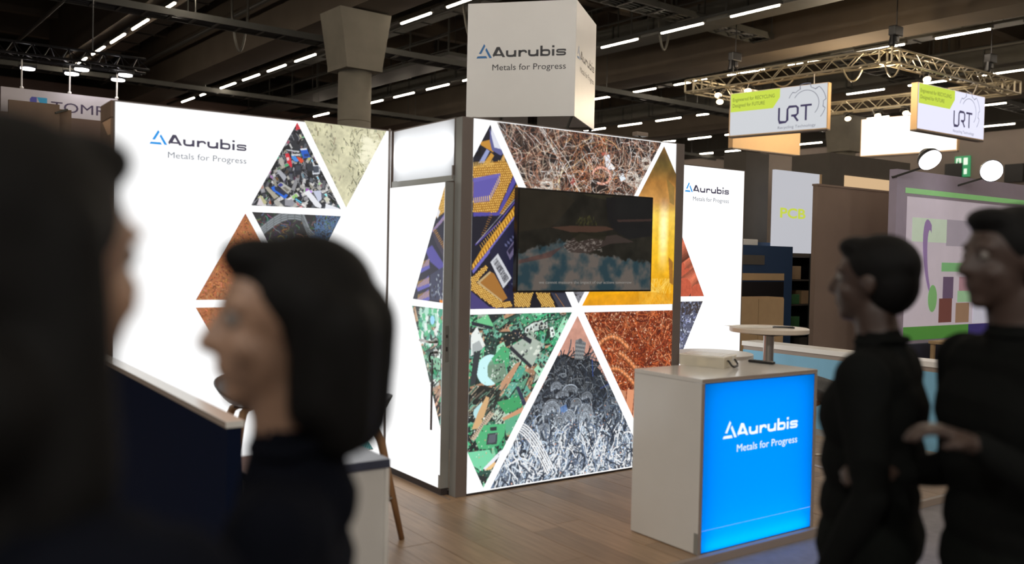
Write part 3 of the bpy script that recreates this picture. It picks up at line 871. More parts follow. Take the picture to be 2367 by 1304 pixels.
    P.poly([(0.132, 1.418), (0.235, 1.495), (0.271, 1.48), (0.385, 1.314), (0.339, 1.289)], (164, 112, 52))
    P.poly([(0.132, 1.418), (0.235, 1.495), (0.247, 1.488), (0.159, 1.418), (0.339, 1.301), (0.339, 1.289)], (206, 190, 150), .7)
    for x0, x1 in ((310, 440), (445, 580)):
        g = [(0.434, 1.349), (0.599, 1.348), (0.57, 1.25), (0.443, 1.252)] if x0 == 310 else [(0.619, 1.348), (0.743, 1.347), (0.799, 1.246), (0.68, 1.248)]
        P.poly(g, (128, 92, 44)); pins(P, g, (.0145, .004), (.006, .0135), .001, .001, r=.0055)
    P.poly([(0.756, 1.347), (0.904, 1.346), (0.975, 1.244), (0.826, 1.246)], (58, 60, 74))
    P.line([(0.796, 1.341), (0.88, 1.245)], .005, (176, 120, 70))
chips(PC)
NQ = 300
patch('processor_chip_print', FC, [(.0856, 2.24), (.216, 2.47), (.95, 1.243), (.0856, 1.243)], PC, NQ, NQ, .0012, m_print, wc, 'picture of gold pinned processor chips')
# copper wire tangle
PW_ = Paint(0.2, 1.2, 1.65, 1.35, 320, (28, 20, 20))
pal = [(196, 160, 136), (222, 204, 192), (158, 104, 80), (122, 74, 58), (230, 216, 206), (184, 120, 84), (206, 176, 150), (140, 92, 72)]
for i in range(2300):
    x, y = RNG.uniform(.25, 1.85), RNG.uniform(1.75, 2.52)
    dens = .5 + .5 * sin(x * 9.0 + 2 * sin(y * 7)) * cos(y * 11 + x * 3)
    if i > 500 and RNG.random() > .25 + .9 * dens: continue
    c = np.array(pal[RNG.integers(len(pal))]) * RNG.uniform(.5, 1.15) * min(1, .25 + .75 * i / 1500)
    if .75 < x < 1.25 and RNG.random() < .5: c = c * np.array((1.12, .84, .56))
    if x < .5 and RNG.random() < .4: c = c * np.array((1.0, .7, .66))
    PW_.curl(x, y, RNG.uniform(.06, .32), RNG.uniform(.0026, .0055), c, RNG.uniform(.5, 3.2), None, 9)
for cx, cy, r in ((.62, 2.02, .07), (.7, 2.1, .05), (1.62, 2.15, .08), (1.5, 2.2, .06), (1.33, 2.0, .05), (1.64, 2.32, .05)):
    for k in range(46):
        a0 = RNG.uniform(0, 2 * pi); rr = r * RNG.uniform(.6, 1.15); ex = RNG.uniform(.5, .9)
        PW_.line([(cx + rr * cos(a0 + t * .5), cy + ex * rr * sin(a0 + t * .5)) for t in range(9)], .0042, np.array((214, 196, 180)) * RNG.uniform(.6, 1.1))
for k in range(4):
    a = 0
    PW_.line([(.62 + .02 * RNG.normal(), 2.5), (.86 + .03 * RNG.normal(), 2.25 + .02 * RNG.normal()), (1.0 + .05 * RNG.normal(), 2.02)], .004, (226, 212, 200))
for cx, cy, w, h, a, c in ((1.26, 2.30, .05, .11, .3, (204, 214, 232)), (1.30, 2.27, .03, .05, .9, (244, 240, 236)), (1.40, 2.2, .05, .05, .5, (206, 224, 246)), (1.22, 2.36, .05, .02, .2, (170, 62, 50)), (.93, 2.14, .05, .03, 1, (140, 40, 36)), (1.18, 2.13, .16, .1, .2, (20, 14, 14)), (.72, 2.29, .1, .08, .5, (22, 16, 16)), (1.5, 2.42, .1, .05, .1, (20, 16, 16))):
    PW_.rect(cx, cy, w, h, a, c, .85)
PW_.line([(1.20 + .085 * cos(t * .33), 2.2 + .06 * sin(t * .33)) for t in range(-6, 10)], .022, (206, 134, 112))
PW_.line([(1.38 + .05 * cos(t * .3), 1.92 + .06 * sin(t * .3)) for t in range(-3, 9)], .022, (196, 196, 204))
PW_.disc(1.27, 2.29, .012, (246, 248, 252))
for i in range(420):
    x, y = RNG.uniform(.25, 1.85), RNG.uniform(1.75, 2.52)
    PW_.curl(x, y, RNG.uniform(.06, .3), RNG.uniform(.0024, .0045), np.array(pal[RNG.integers(len(pal))]) * RNG.uniform(.8, 1.15), RNG.uniform(.4, 2.4), None, 9)
for i in range(300):
    PW_.curl(RNG.uniform(.9, 1.1), RNG.uniform(1.22, 1.45), .08, .005, (120, 120, 128), 1.5)
g_ = PW_.im.mean(-1, keepdims=True); PW_.im = np.clip((PW_.im * .82 + g_ * .18) * 1.22 + 4, 0, 252)
patch('copper_wire_print', FC, [(.267, 2.493), (1.795, 2.493), (1.009, 1.268), (1.009, 1.268)], PW_, 330, 300, .0012, m_print, wc, 'picture of tangled bare copper wire')
# molten gold
PG = Paint(1.0, 1.2, 1.0, 1.35, 300, (200, 150, 60))
yy = (PG.y0 + np.arange(PG.H) / PG.k)[:, None]; xx = (PG.x0 + np.arange(PG.W) / PG.k)[None, :]
t = np.clip((yy - 1.25) / 1.2, 0, 1)
st = [(0, (236, 160, 22)), (.12, (240, 172, 20)), (.35, (250, 196, 44)), (.58, (255, 214, 92)), (.66, (206, 150, 80)), (.78, (176, 122, 56)), (.9, (132, 108, 50)), (1.0, (116, 84, 46))]
for k in range(3):
    PG.im[..., k] = np.interp(t, [s[0] for s in st], [s[1][k] for s in st]) * np.ones_like(xx)
f = PG.noise(.0, .22, 21, cells=1)
up = np.clip((yy - 1.95) * 4, 0, 1)
PG.im *= (1 + (.22 * up + .05) * f)[..., None]
PG.im += (np.clip(1 - ((xx - 1.84) / .06) ** 2, 0, 1) * np.clip(1 - ((yy - 1.78) / .30) ** 2, 0, 1))[..., None] * np.array((40, 60, 120))
for i in range(60):
    PG.line([(1.55 + RNG.uniform(0, .4), 1.45), (1.6 + RNG.uniform(0, .35), 1.25)], .004, (252, 206, 90), False)
PG.poly([(1.90, 1.62), (1.95, 1.58), (1.96, 1.40), (1.92, 1.42)], (166, 112, 40))
PG.poly([(1.05, 1.25), (1.95, 1.25), (1.95, 1.33), (1.6, 1.36), (1.2, 1.32)], (224, 152, 22), .55)
PG.poly([(1.86, 2.22), (1.95, 2.16), (1.95, 2.02), (1.90, 2.04)], (96, 92, 48), .45)
PG.noise(.05, .03, 8)
patch('molten_metal_print', FC, [(1.042, 1.252), (1.824, 2.468), (1.9605, 2.262), (1.9605, 1.252)], PG, 240, 240, .0012, m_print, wc, 'picture of glowing golden molten metal')
# circuit boards
PB = Paint(.05, 0, .95, 1.25, 320, (26, 40, 36))
def boards(P, x0, x1, y0, y1, n, s=1.0):
    pal = [(34, 132, 84), (52, 158, 104), (96, 176, 132), (24, 92, 66), (62, 120, 92), (38, 150, 96), (120, 190, 150), (30, 64, 54), (148, 170, 150), (74, 150, 128), (20, 28, 30), (24, 34, 34), (164, 118, 84), (190, 204, 196), (86, 160, 132)]
    for i in range(n):
        cx, cy = RNG.uniform(x0, x1), RNG.uniform(y0, y1)
        a = RNG.normal(.75, .55) if RNG.random() < .65 else RNG.uniform(0, pi)
        w, h = RNG.uniform(.03, .2) * s, RNG.uniform(.02, .10) * s
        c = np.array(pal[RNG.integers(len(pal))], float) * RNG.uniform(.85, 1.12)
        P.rect(cx + .006, cy - .007, w, h, a, (14, 22, 20), .8)
        P.rect(cx, cy, w, h, a, c)
        ca, sa = cos(a), sin(a)
        for k in range(int(w * h * 2400)):
            u, v = RNG.uniform(-.45, .45) * w, RNG.uniform(-.45, .45) * h
            px, py = cx + u * ca - v * sa, cy + u * sa + v * ca
            q = RNG.random()
            if q < .35:
                P.rect(px, py, RNG.uniform(.008, .026) * s, RNG.uniform(.006, .02) * s, a, (26, 30, 32))
            elif q < .6:
                P.rect(px, py, .012, .004, a + pi / 2 * RNG.integers(2), (200, 210, 200))
            elif q < .8:
                P.rect(px, py, .02, .003, a, c * 1.3)
            else:
                P.rect(px, py, .006, .006, a, (176, 160, 110))
        if RNG.random() < .22:
            P.rect(cx - h * .5 * -sa, cy - h * .5 * ca, w, .012 * s, a, (176, 126, 88) if RNG.random() < .5 else (22, 24, 28))
            for k in range(int(w / .012)):
                P.rect(cx + h * .5 * sa + (k * .012 - w / 2) * ca, cy - h * .5 * ca + (k * .012 - w / 2) * sa, .004, .008, a, (214, 206, 170))
boards(PB, .06, .98, .0, 1.23, 420)
def BP(pts, c): PB.poly(pts, c)
BP([(0.093, 1.153), (0.225, 1.206), (0.276, 1.128), (0.258, 1.118), (0.093, 1.133)], (86, 184, 118))
BP([(0.095, 1.072), (0.142, 1.126), (0.212, 0.996), (0.098, 0.93)], (206, 214, 210))
BP([(0.108, 1.011), (0.162, 1.034), (0.194, 0.977), (0.11, 0.94)], (150, 158, 158))
BP([(0.099, 1.163), (0.27, 1.123), (0.267, 1.102), (0.099, 1.137)], (28, 34, 44))
c0 = [(0.252, 0.83)][0]
PB.disc(c0[0], c0[1], .105, (172, 222, 224)); PB.disc(c0[0] + .05, c0[1] + .01, .07, (92, 140, 110))
BP([(0.263, 0.907), (0.354, 0.991), (0.406, 0.968), (0.408, 0.874), (0.372, 0.792), (0.295, 0.859)], (54, 160, 98))
BP([(0.233, 0.862), (0.37, 0.876), (0.398, 0.77), (0.298, 0.735), (0.235, 0.79)], (96, 128, 104))
for k in range(30):
    PB.rect(c0[0] + RNG.uniform(.0, .12), c0[1] + RNG.uniform(-.07, .07), .014, .008, RNG.uniform(0, 3), ((30, 34, 36), (190, 200, 190), (140, 160, 140))[k % 3])
BP([(0.121, 0.959), (0.176, 0.967), (0.138, 0.745), (0.097, 0.733)], (40, 46, 50))
BP([(0.336, 0.732), (0.466, 0.865), (0.508, 0.874), (0.412, 0.727), (0.314, 0.599), (0.301, 0.621)], (178, 128, 92))
BP([(0.436, 0.757), (0.498, 0.848), (0.551, 0.824), (0.501, 0.753)], (58, 150, 124))
BP([(0.405, 0.978), (0.571, 1.056), (0.705, 0.987), (0.603, 0.832), (0.432, 0.935)], (150, 164, 150))
for k in range(26):
    q = [(0.43, 0.998), (0.682, 0.86)]
    PB.rect(RNG.uniform(q[0][0], q[1][0]), RNG.uniform(q[1][1], q[0][1]), .022, .016, .6, ((40, 46, 50), (196, 204, 190), (120, 140, 120))[k % 3])
BP([(0.406, 0.968), (0.424, 0.988), (0.603, 0.842), (0.59, 0.822)], (30, 32, 40))
BP([(0.44, 1.102), (0.598, 1.023), (0.586, 0.992), (0.428, 1.082)], (24, 28, 38))
BP([(0.079, 0.708), (0.187, 0.732), (0.349, 0.69), (0.326, 0.598), (0.154, 0.601), (0.081, 0.617)], (24, 28, 26))
for k in range(70):
    q = [(0.091, 0.708), (0.366, 0.522)]
    PB.rect(RNG.uniform(q[0][0], q[1][0]), RNG.uniform(q[1][1], q[0][1]), RNG.uniform(.03, .1), .008, RNG.normal(.7, .15), ((90, 80, 66), (40, 50, 46), (70, 110, 90), (150, 136, 110), (30, 30, 30))[k % 5])
BP([(0.13, 0.572), (0.19, 0.619), (0.227, 0.606), (0.204, 0.536), (0.144, 0.51), (0.125, 0.542)], (156, 204, 208))
BP([(0.167, 0.559), (0.226, 0.657), (0.251, 0.645), (0.24, 0.594), (0.182, 0.445), (0.115, 0.441)], (196, 152, 98))
BP([(0.105, 0.381), (0.259, 0.552), (0.297, 0.533), (0.135, 0.363)], (178, 156, 130))
for k in range(16):
    a = [(0.117, 0.385), (0.272, 0.54)]; t_ = k / 15
    PB.rect(a[0][0] + (a[1][0] - a[0][0]) * t_, a[0][1] + (a[1][1] - a[0][1]) * t_, .004, .018, .9, (60, 52, 46))
BP([(0.314, 0.609), (0.504, 0.637), (0.531, 0.571), (0.391, 0.52)], (44, 150, 84))
BP([(0.36, 0.496), (0.532, 0.561), (0.543, 0.528), (0.38, 0.468)], (190, 132, 92))
BP([(0.38, 0.479), (0.533, 0.524), (0.51, 0.393), (0.395, 0.373)], (70, 160, 118))
BP([(0.47, 0.702), (0.495, 0.706), (0.564, 0.579), (0.532, 0.566)], (34, 38, 62))
BP([(0.147, 0.367), (0.212, 0.463), (0.393, 0.457), (0.382, 0.374), (0.333, 0.316), (0.247, 0.295), (0.173, 0.308)], (58, 168, 104))
BP([(0.244, 0.403), (0.325, 0.401), (0.321, 0.323), (0.234, 0.327)], (46, 52, 58))
BP([(0.257, 0.392), (0.313, 0.391), (0.308, 0.335), (0.248, 0.338)], (74, 82, 92))
BP([(0.262, 0.443), (0.318, 0.443), (0.318, 0.417), (0.266, 0.419)], (36, 44, 48))
BP([(0.089, 0.291), (0.259, 0.293), (0.311, 0.215), (0.201, 0.155), (0.09, 0.22)], (96, 200, 148))
BP([(0.213, 0.169), (0.347, 0.273), (0.385, 0.285), (0.372, 0.26), (0.238, 0.151)], (210, 214, 222))
BP([(0.219, 0.153), (0.299, 0.201), (0.317, 0.193), (0.281, 0.156)], (226, 178, 110))
BP([(0.165, 0.129), (0.251, 0.108), (0.24, 0.078), (0.178, 0.091)], (30, 34, 36))
for i in range(420):
    PB.rect(RNG.uniform(.09, .9), RNG.uniform(.05, 1.2), RNG.uniform(.004, .012), RNG.uniform(.003, .008), RNG.uniform(0, pi), ((210, 216, 206), (30, 36, 36), (150, 190, 160), (190, 150, 110))[i % 4], .9)
g_ = PB.im.mean(-1, keepdims=True); PB.im = np.clip((PB.im * .84 + g_ * .16) * 1.06 + 16, 0, 255)
patch('circuit_board_print', FC, [(.0856, .292), (.0856, 1.207), (.951, 1.207), (.218, .037)], PB, 300, 260, .0012, m_print, wc, 'picture of green circuit board scrap')
# grey cable heap
PK = Paint(.2, 0, 1.65, 1.25, 320, (206, 152, 134))
PK.noise(.06, .05, 31)
heap = [(0.713, 0.708), (0.817, 0.896), (0.899, 0.909), (0.984, 0.866), (1.113, 0.882), (1.218, 0.776), (1.342, 0.632), (1.499, 0.495), (2.009, -0.271), (0.205, -0.021), (0.547, 0.464)]
PK.poly(heap, (40, 46, 54))
for i in range(2700):
    x = RNG.uniform(.25, 1.75); y = RNG.uniform(.0, .95)
    if not inside(heap, x, y): continue
    lo = np.clip((.75 - y) / .55, 0, 1)
    base = np.array(((104, 118, 134), (140, 152, 166), (74, 86, 104), (176, 186, 196), (62, 68, 78))[RNG.integers(5)], float) * (.62 + .62 * lo) * RNG.uniform(.6, 1.2)
    ang = RNG.normal(1.35, .45) if y < .38 and RNG.random() < .7 else None
    PK.curl(x, y, RNG.uniform(.05, .2), RNG.uniform(.005, .012), np.minimum(base, 250), RNG.uniform(.3, 1.8), ang, 8)
for (cx, cy, r, ex) in ((610, 740, .085, 1.0), (730, 610, .07, .7), (680, 640, .06, .6), (830, 780, .075, 1.3), (720, 790, .06, 1.1), (560, 860, .06, .7), (660, 810, .05, 1.0), (840, 650, .05, .8), (770, 700, .05, 1.0), (640, 590, .05, .9)):
    px = CROP5(cx, cy)
    for k in range(38):
        a0 = RNG.uniform(-.4, .5); rr = r * (k + 4) / 40
        PK.line([(px[0] + rr * cos(a0 + t * .28), px[1] + ex * rr * sin(a0 + t * .28)) for t in range(12)], .006, np.minimum(np.array((164, 174, 186)) * RNG.uniform(.55, 1.25), 250))
for k in range(420):
    x = RNG.uniform(.3, 1.72); y = RNG.uniform(0.0, .30)
    if not inside(heap, x, y): continue
    c = ((228, 234, 242), (166, 182, 206), (206, 214, 224), (52, 60, 72), (96, 108, 126), (34, 40, 50))[RNG.integers(6)]
    PK.curl(x, y, RNG.uniform(.06, .20), RNG.uniform(.005, .013), c, RNG.uniform(.3, 1.4), RNG.normal(1.4, .5), 8)
for k in range(5):
    PK.line([(.46 + .012 * k + .02 * t + .0022 * t * t * .3, .40 + .012 * k - .0028 * t * t) for t in range(0, 12)], .011, (228, 234, 242))
PK.poly([(0.988, 1.003), (1.023, 1.013), (1.088, 0.983), (1.063, 0.862), (0.984, 0.872)], (128, 132, 134))
for k in range(9):
    a = [(0.992, 0.987), (1.084, 0.972), (0.987, 0.871), (1.063, 0.862)]; t_ = k / 8
    PK.line([(a[0][0] + (a[2][0] - a[0][0]) * t_, a[0][1] + (a[2][1] - a[0][1]) * t_), (a[1][0] + (a[3][0] - a[1][0]) * t_, a[1][1] + (a[3][1] - a[1][1]) * t_)], .007, (158, 160, 160) if k % 2 else (96, 100, 104))
PK.disc(*[(1.033, 0.998)][0], .018, (98, 100, 104))
PK.line([(1.15, 0.858), (1.161, 0.734)], .006, (60, 90, 170))
PK.line([(1.278, 0.739), (1.318, 0.668), (1.237, 0.64)], .006, (60, 80, 150))
PK.rect(*[(0.896, 0.515)][0], .06, .05, .3, (92, 130, 190), .7)
for i in range(300):
    x = RNG.uniform(.3, 1.7); y = RNG.uniform(.0, .6)
    if inside(heap, x, y): PK.disc(x, y, RNG.uniform(.002, .006), ((206, 214, 226), (30, 34, 40), (176, 130, 110), (110, 140, 190))[i % 4])
yk = (PK.y0 + np.arange(PK.H) / PK.k)[:, None, None]
PK.im = np.clip(PK.im * (1 + .38 * np.clip((.62 - yk) / .5, 0, 1)) + 10 * np.clip((.62 - yk) / .5, 0, 1), 0, 252)
patch('cable_heap_print', FC, [(1.003, 1.181), (1.003, 1.181), (1.715, .024), (.274, .024)], PK, 320, 300, .0012, m_print, wc, 'picture of a heap of grey cables')
# copper ribbons
PR = Paint(1.0, 0, 1.0, 1.25, 320, (112, 44, 22))
pal = [(198, 92, 48), (222, 124, 76), (168, 66, 32), (236, 160, 116), (140, 50, 24), (208, 104, 54), (120, 44, 26)]
for i in range(1500):
    x, y = RNG.uniform(1.05, 1.98), RNG.uniform(.5, 1.22)
    PR.curl(x, y, RNG.uniform(.03, .18), RNG.uniform(.004, .02) * (.5 + .5 * (i < 500)), np.array(pal[RNG.integers(len(pal))]) * RNG.uniform(.7, 1.15), RNG.uniform(.5, 2.5), None, 8)
for k in range(3):
    a0 = [(1.16, .92), (1.3, .68), (1.42, .8)][k]
    P_ = [(a0[0] + .028 * t, a0[1] + .10 * sin(t * .25 + k)) for t in range(13)]
    PR.line(P_, .05, (206, 110, 62)); PR.line(P_, .03, (226, 140, 88))
    for (xa, ya) in P_[::1]:
        PR.rect(xa, ya + .018, .006, .012, 0, (246, 196, 160))
for i in range(700):
    PR.disc(RNG.uniform(1.05, 1.96), RNG.uniform(.5, 1.2), RNG.uniform(.0015, .005), ((255, 226, 200), (250, 180, 140), (86, 30, 14))[i % 3])
for k in range(7):
    x = 1.42 + k * .08
    PR.poly([(x, .62), (x + .09, .60), (x + .06, .12), (x - .05, .15)], [v * (.9 + .12 * (k % 3)) for v in (222, 150, 112)])
    PR.line([(x, .62), (x - .02, .4), (x - .05, .15)], .008, (128, 58, 34))
patch('copper_ribbon_print', FC, [(1.063, 1.204), (1.9605, 1.204), (1.9605, .30), (1.795, .037)], PR, 260, 260, .0012, m_print, wc, 'picture of shiny copper ribbons')

# ---- right wall piece beyond the storage room
wd = lit_wall('lightbox_wall', 'narrow white backlit wall with logo at the right end of the stand', 2.05, 3.985, 1.035, .12, FD)
wordmark(FD, [(3.248, 2.245)][0][0], 2.252, .0655, 1.0, .0015, wd, m_logo_blue, m_logo_dark, m_tag_grey)
PD = Paint(2.05, .5, 1.5, 1.4, 300, (150, 70, 46))
PD.noise(.12, .04, 41)
for (cx, cy, r, ang, L) in ((3.12, 1.72, .09, .5, .5), (3.06, 1.5, .11, .6, .6), (3.20, 1.46, .06, .6, .5), (3.16, 1.33, .10, .55, .5), (3.34, 1.28, .09, .6, .4), (2.9, 1.6, .12, .5, .5)):
    ca, sa = cos(ang), sin(ang)
    for k in range(12):
        o = (k / 11 - .5) * 2 * r
        sh = .55 + .5 * (1 - abs(o / r - .25))
        PD.line([(cx - o * sa, cy + o * ca), (cx - o * sa + L * ca, cy + o * ca + L * sa)], .024, [min(255, v * sh) for v in (226, 122, 90)], False)
    PD.disc(cx, cy, r, (206, 96, 70)); PD.disc(cx, cy, r * .93, (196, 92, 66))
PD.noise(.05, .02, 43)
patch('copper_rod_print', FD, [(3.113, 1.822), (3.113, 1.822), (3.435, 1.252), (2.80, 1.252)], PD, 160, 160, .0012, m_print, wd, 'picture of red copper rods')
PE = Paint(2.05, .4, 1.5, .9, 300, (96, 98, 118))
for i in range(900):
    PE.rect(RNG.uniform(2.7, 3.45), RNG.uniform(.6, 1.22), RNG.uniform(.01, .05), RNG.uniform(.004, .016), RNG.uniform(0, pi), np.array(((150, 156, 196), (200, 206, 224), (70, 74, 100), (110, 112, 130), (60, 58, 62)))[RNG.integers(5)] * RNG.uniform(.8, 1.1))
for i in range(120):
    PE.rect(RNG.uniform(2.9, 3.45), RNG.uniform(1.08, 1.22), .03, .015, RNG.uniform(0, pi), (66, 58, 58))
patch('crystal_print', FD, [(2.80, 1.203), (3.42, 1.203), (3.11, .64), (3.11, .64)], PE, 160, 160, .0012, m_print, wd, 'picture of blue grey crystals')

# ------------------------------------------------------------------ door wall: transom and door leaf
dr = thing('door_1', 'backlit white storage door with half triangles of chips and circuit boards', 'door', (-.03, .5, 0), kind='structure')
obj('frame_post', box(B(), -.012, .03, .885, .951, .0, 2.13), m_frame_light, dr)
obj('frame_head', box(B(), -.014, .03, .084, .951, 2.088, 2.125), m_frame_light, dr)
obj('threshold', box(B(), -.004, .03, .084, .951, .0, .03), m_dark_gap, dr)
obj('corner_trim', box(B(), -.080, -.066, .8735, .884, .0, 2.505), m_frame, dr)
obj('leaf_edge', box(B(), -.0716, -.0702, .866, .872, .052, 2.076), m_frame, dr)
leaf = obj('door_leaf', box(B(), -.07, -.004, .086, .872, .05, 2.078), m_frame_light, dr)
fb = B(); flat(fb, FB, [(-.871, .053), (-.089, .053), (-.089, 2.075), (-.871, 2.075)], .0)
obj('lit_fabric', fb, m_fabric, dr)
obj('bottom_seal', box(B(), -.060, -.008, .09, .87, .004, .049), m_dark_gap, dr)
PV = Paint(-.95, 0, .95, 2.2, 320, (34, 34, 52))
def vchips(P):
    Vv = lambda pts: pts
    P.poly([(-0.107, 2.065), (-0.081, 2.053), (-0.079, 1.88), (-0.206, 1.839)], (196, 150, 60))
    g = [(-0.206, 1.839), (-0.086, 2.064), (-0.075, 1.88), (-0.185, 1.855)]
    pins(P, g, (.02, .003), (.004, .018), 0, .004, r=.006)
    P.poly([(-0.258, 1.751), (-0.089, 1.864), (-0.078, 1.836), (-0.225, 1.751)], (110, 104, 180))
    for k in range(10):
        a = [(-0.237, 1.773), (-0.091, 1.853)]; t_ = k / 9
        P.line([(a[0][0] + (a[1][0] - a[0][0]) * t_, a[0][1] + (a[1][1] - a[0][1]) * t_), (a[0][0] + (a[1][0] - a[0][0]) * t_ + .01, a[0][1] + (a[1][1] - a[0][1]) * t_ - .02)], .005, (226, 176, 90))
    P.poly([(-0.332, 1.628), (-0.244, 1.662), (-0.077, 1.532), (-0.086, 1.477), (-0.262, 1.551)], (84, 78, 156))
    P.poly([(-0.258, 1.751), (-0.203, 1.751), (-0.08, 1.619), (-0.089, 1.575), (-0.178, 1.662)], (58, 52, 70))
    for k in range(12):
        a = [(-0.225, 1.757), (-0.087, 1.63)]; t_ = k / 11
        P.line([(a[0][0] + (a[1][0] - a[0][0]) * t_, a[0][1] + (a[1][1] - a[0][1]) * t_), (a[0][0] + (a[1][0] - a[0][0]) * t_ + .03, a[0][1] + (a[1][1] - a[0][1]) * t_ + .012)], .007, (190, 136, 66))
    for y0 in (900, 1010, 1090):
        q = [CROPB(215 if y0 > 950 else 245, y0 + 40), CROPB(290, y0 - 25), CROPB(297, y0 + 40), CROPB(225 if y0 > 950 else 240, y0 + 70)]
        P.poly(q, (96, 94, 176))
        for k in range(9):
            xx_ = 225 + k * 8
            a_, b_ = CROPB(xx_, y0 + 45 - k * 3), CROPB(xx_ + 3, y0 + 10 - k * 3)
            P.line([a_, b_], .007, (232, 182, 88))
    P.poly([(-0.259, 1.462), (-0.087, 1.521), (-0.079, 1.292), (-0.253, 1.294)], (56, 60, 86))
    for k in range(30):
        q = CROPB(RNG.uniform(300, 380), RNG.uniform(980, 1130))
        P.rect(q[0], q[1], .02, .012, RNG.uniform(0, 3), ((110, 120, 140), (24, 24, 32), (160, 170, 180))[k % 3])
    P.poly([(-0.133, 1.3), (-0.08, 1.303), (-0.079, 1.281), (-0.128, 1.281)], (230, 140, 50))
    P.poly([(-0.196, 1.861), (-0.165, 1.904), (-0.143, 1.882), (-0.174, 1.838)], (226, 226, 232))
vchips(PV)
patch('processor_chip_print', FB, [(-.494, 1.289), (-.0895, 2.05), (-.0895, 2.05), (-.0895, 1.281)], PV, 110, 180, .0012, m_print, dr, 'picture of gold edged chips on the door')
PQ = Paint(-.95, 0, .95, 1.3, 320, (26, 40, 36))
boards(PQ, -.55, -.06, .4, 1.25, 260, .8)
for i in range(60):
    PQ.rect(RNG.uniform(-.4, -.1), RNG.uniform(1.0, 1.23), .05, .035, RNG.uniform(0, pi), ((206, 214, 210), (60, 170, 110), (40, 140, 110), (150, 200, 180))[i % 4], .9)
PQ.disc(-.22, 1.16, .03, (120, 190, 226))
for i in range(30):
    PQ.rect(RNG.uniform(-.3, -.1), RNG.uniform(.45, .75), RNG.uniform(.05, .12), .02, RNG.normal(.8, .3), ((196, 150, 120), (40, 30, 34), (150, 120, 100), (90, 60, 50))[i % 4])
g_ = PQ.im.mean(-1, keepdims=True); PQ.im = np.clip((PQ.im * .84 + g_ * .16) * 1.06 + 18, 0, 255)
patch('circuit_board_print', FB, [(-.505, 1.241), (-.0895, 1.241), (-.0895, .452), (-.0895, .452)], PQ, 140, 180, .0012, m_print, dr, 'picture of green circuit boards on the door')
# lever handle, lock, key plate
hx = -.0712
bm = B(); cyl(bm, (hx, .148, 1.02), (hx - .012, .148, 1.02), .026, seg=24); obj('rose', bm, m_chrome, dr, smooth=False)
bm = B(); tube(bm, [(hx - .01, .148, 1.02), (hx - .045, .148, 1.02), (hx - .055, .160, 1.02), (hx - .056, .285, 1.022)], .0095, 10); obj('handle', bm, m_chrome, dr, smooth=True, label='brushed steel lever handle')
bm = B(); cyl(bm, (hx, .148, .95), (hx - .010, .148, .95), .026, seg=24); obj('lock_cylinder', bm, m_chrome, dr)
obj('lock_plate', box(B(), -.052, -.022, .0845, .0862, .89, 1.13), m_chrome, dr)
for i, (z, h) in enumerate(((1.05, .02), (.96, .03))):
    obj('latch_slot', box(B(), -.044, -.030, .0838, .0846, z, z + h), m_dark_gap, dr)
obj('hinge', box(B(), -.016, 0, .086, .098, 2.10, 2.19), m_frame, dr)
obj('corner_guard', box(B(), -.0718, -.0702, .088, .108, .052, .14), m_frame_light, dr)
kb = thing('lanyard', 'black fabric lanyard hanging from the key in the white door', 'lanyard', (hx - .03, .16, .9))
bm = B(); box(bm, hx - .032, hx - .010, .146, .150, .942, .958); obj('key', bm, m_chrome, kb)
bm = B(); tube(bm, [(hx - .03, .148, .95), (hx - .04, .165, .945), (hx - .038, .185, .92), (hx - .03, .187, .88)], .007, 6); obj('loop', bm, m_black, kb)
obj('strap', box(B(), hx - .014, hx - .009, .183, .203, .425, .90), m_black, kb)
obj('strap_clip', box(B(), hx - .017, hx - .007, .181, .205, .80, .83), m_service, kb)
# transom lit from inside by two vertical LED strips
tb = thing('transom_panel', 'frosted white lit panel above the storage door', 'lightbox panel', (.02, .5, 2.3))
m_trans = translucent_mat('frosted_transom', (.86, .89, .93))
fb = B(); flat(fb, Frame((-.003, 0, 0), (0, -1, 0), (0, 0, 1), (-1, 0, 0)), [(-.944, 2.128), (-.092, 2.128), (-.092, 2.496), (-.944, 2.496)], 0)
obj('frosted_sheet', fb, m_trans, tb)
obj('frame_rail', box(B(), -.006, .1, .084, .951, 2.497, 2.505), m_frame, tb)
obj('frame_post', box(B(), -.006, .1, .0845, .091, 2.126, 2.497), m_frame, tb)
obj('frame_post', box(B(), -.006, .1, .9445, .951, 2.126, 2.497), m_frame, tb)
obj('back_sheet', box(B(), .10, .11, .085, .951, 2.1, 2.505), m_white, tb)
def area(name, loc, sx, sy, power, direction, color=(1, 1, 1), parent=None):
    l = bpy.data.lights.new(name, 'AREA'); l.shape = 'RECTANGLE'; l.size = sx; l.size_y = sy; l.energy = power; l.color = color
    o = bpy.data.objects.new(name, l); COL.objects.link(o)
    o.location = loc
    o.rotation_euler = Vector(direction).to_track_quat('-Z', 'Z').to_euler()
    return o
area('led_strip', (.06, .88, 2.32), .02, .22, .30, (-1, 0, 0))
area('led_strip', (.06, .14, 2.32), .02, .22, .20, (-1, 0, 0))
area('led_field', (.095, .52, 2.31), .36, .82, 1.4, (-1, 0, 0))

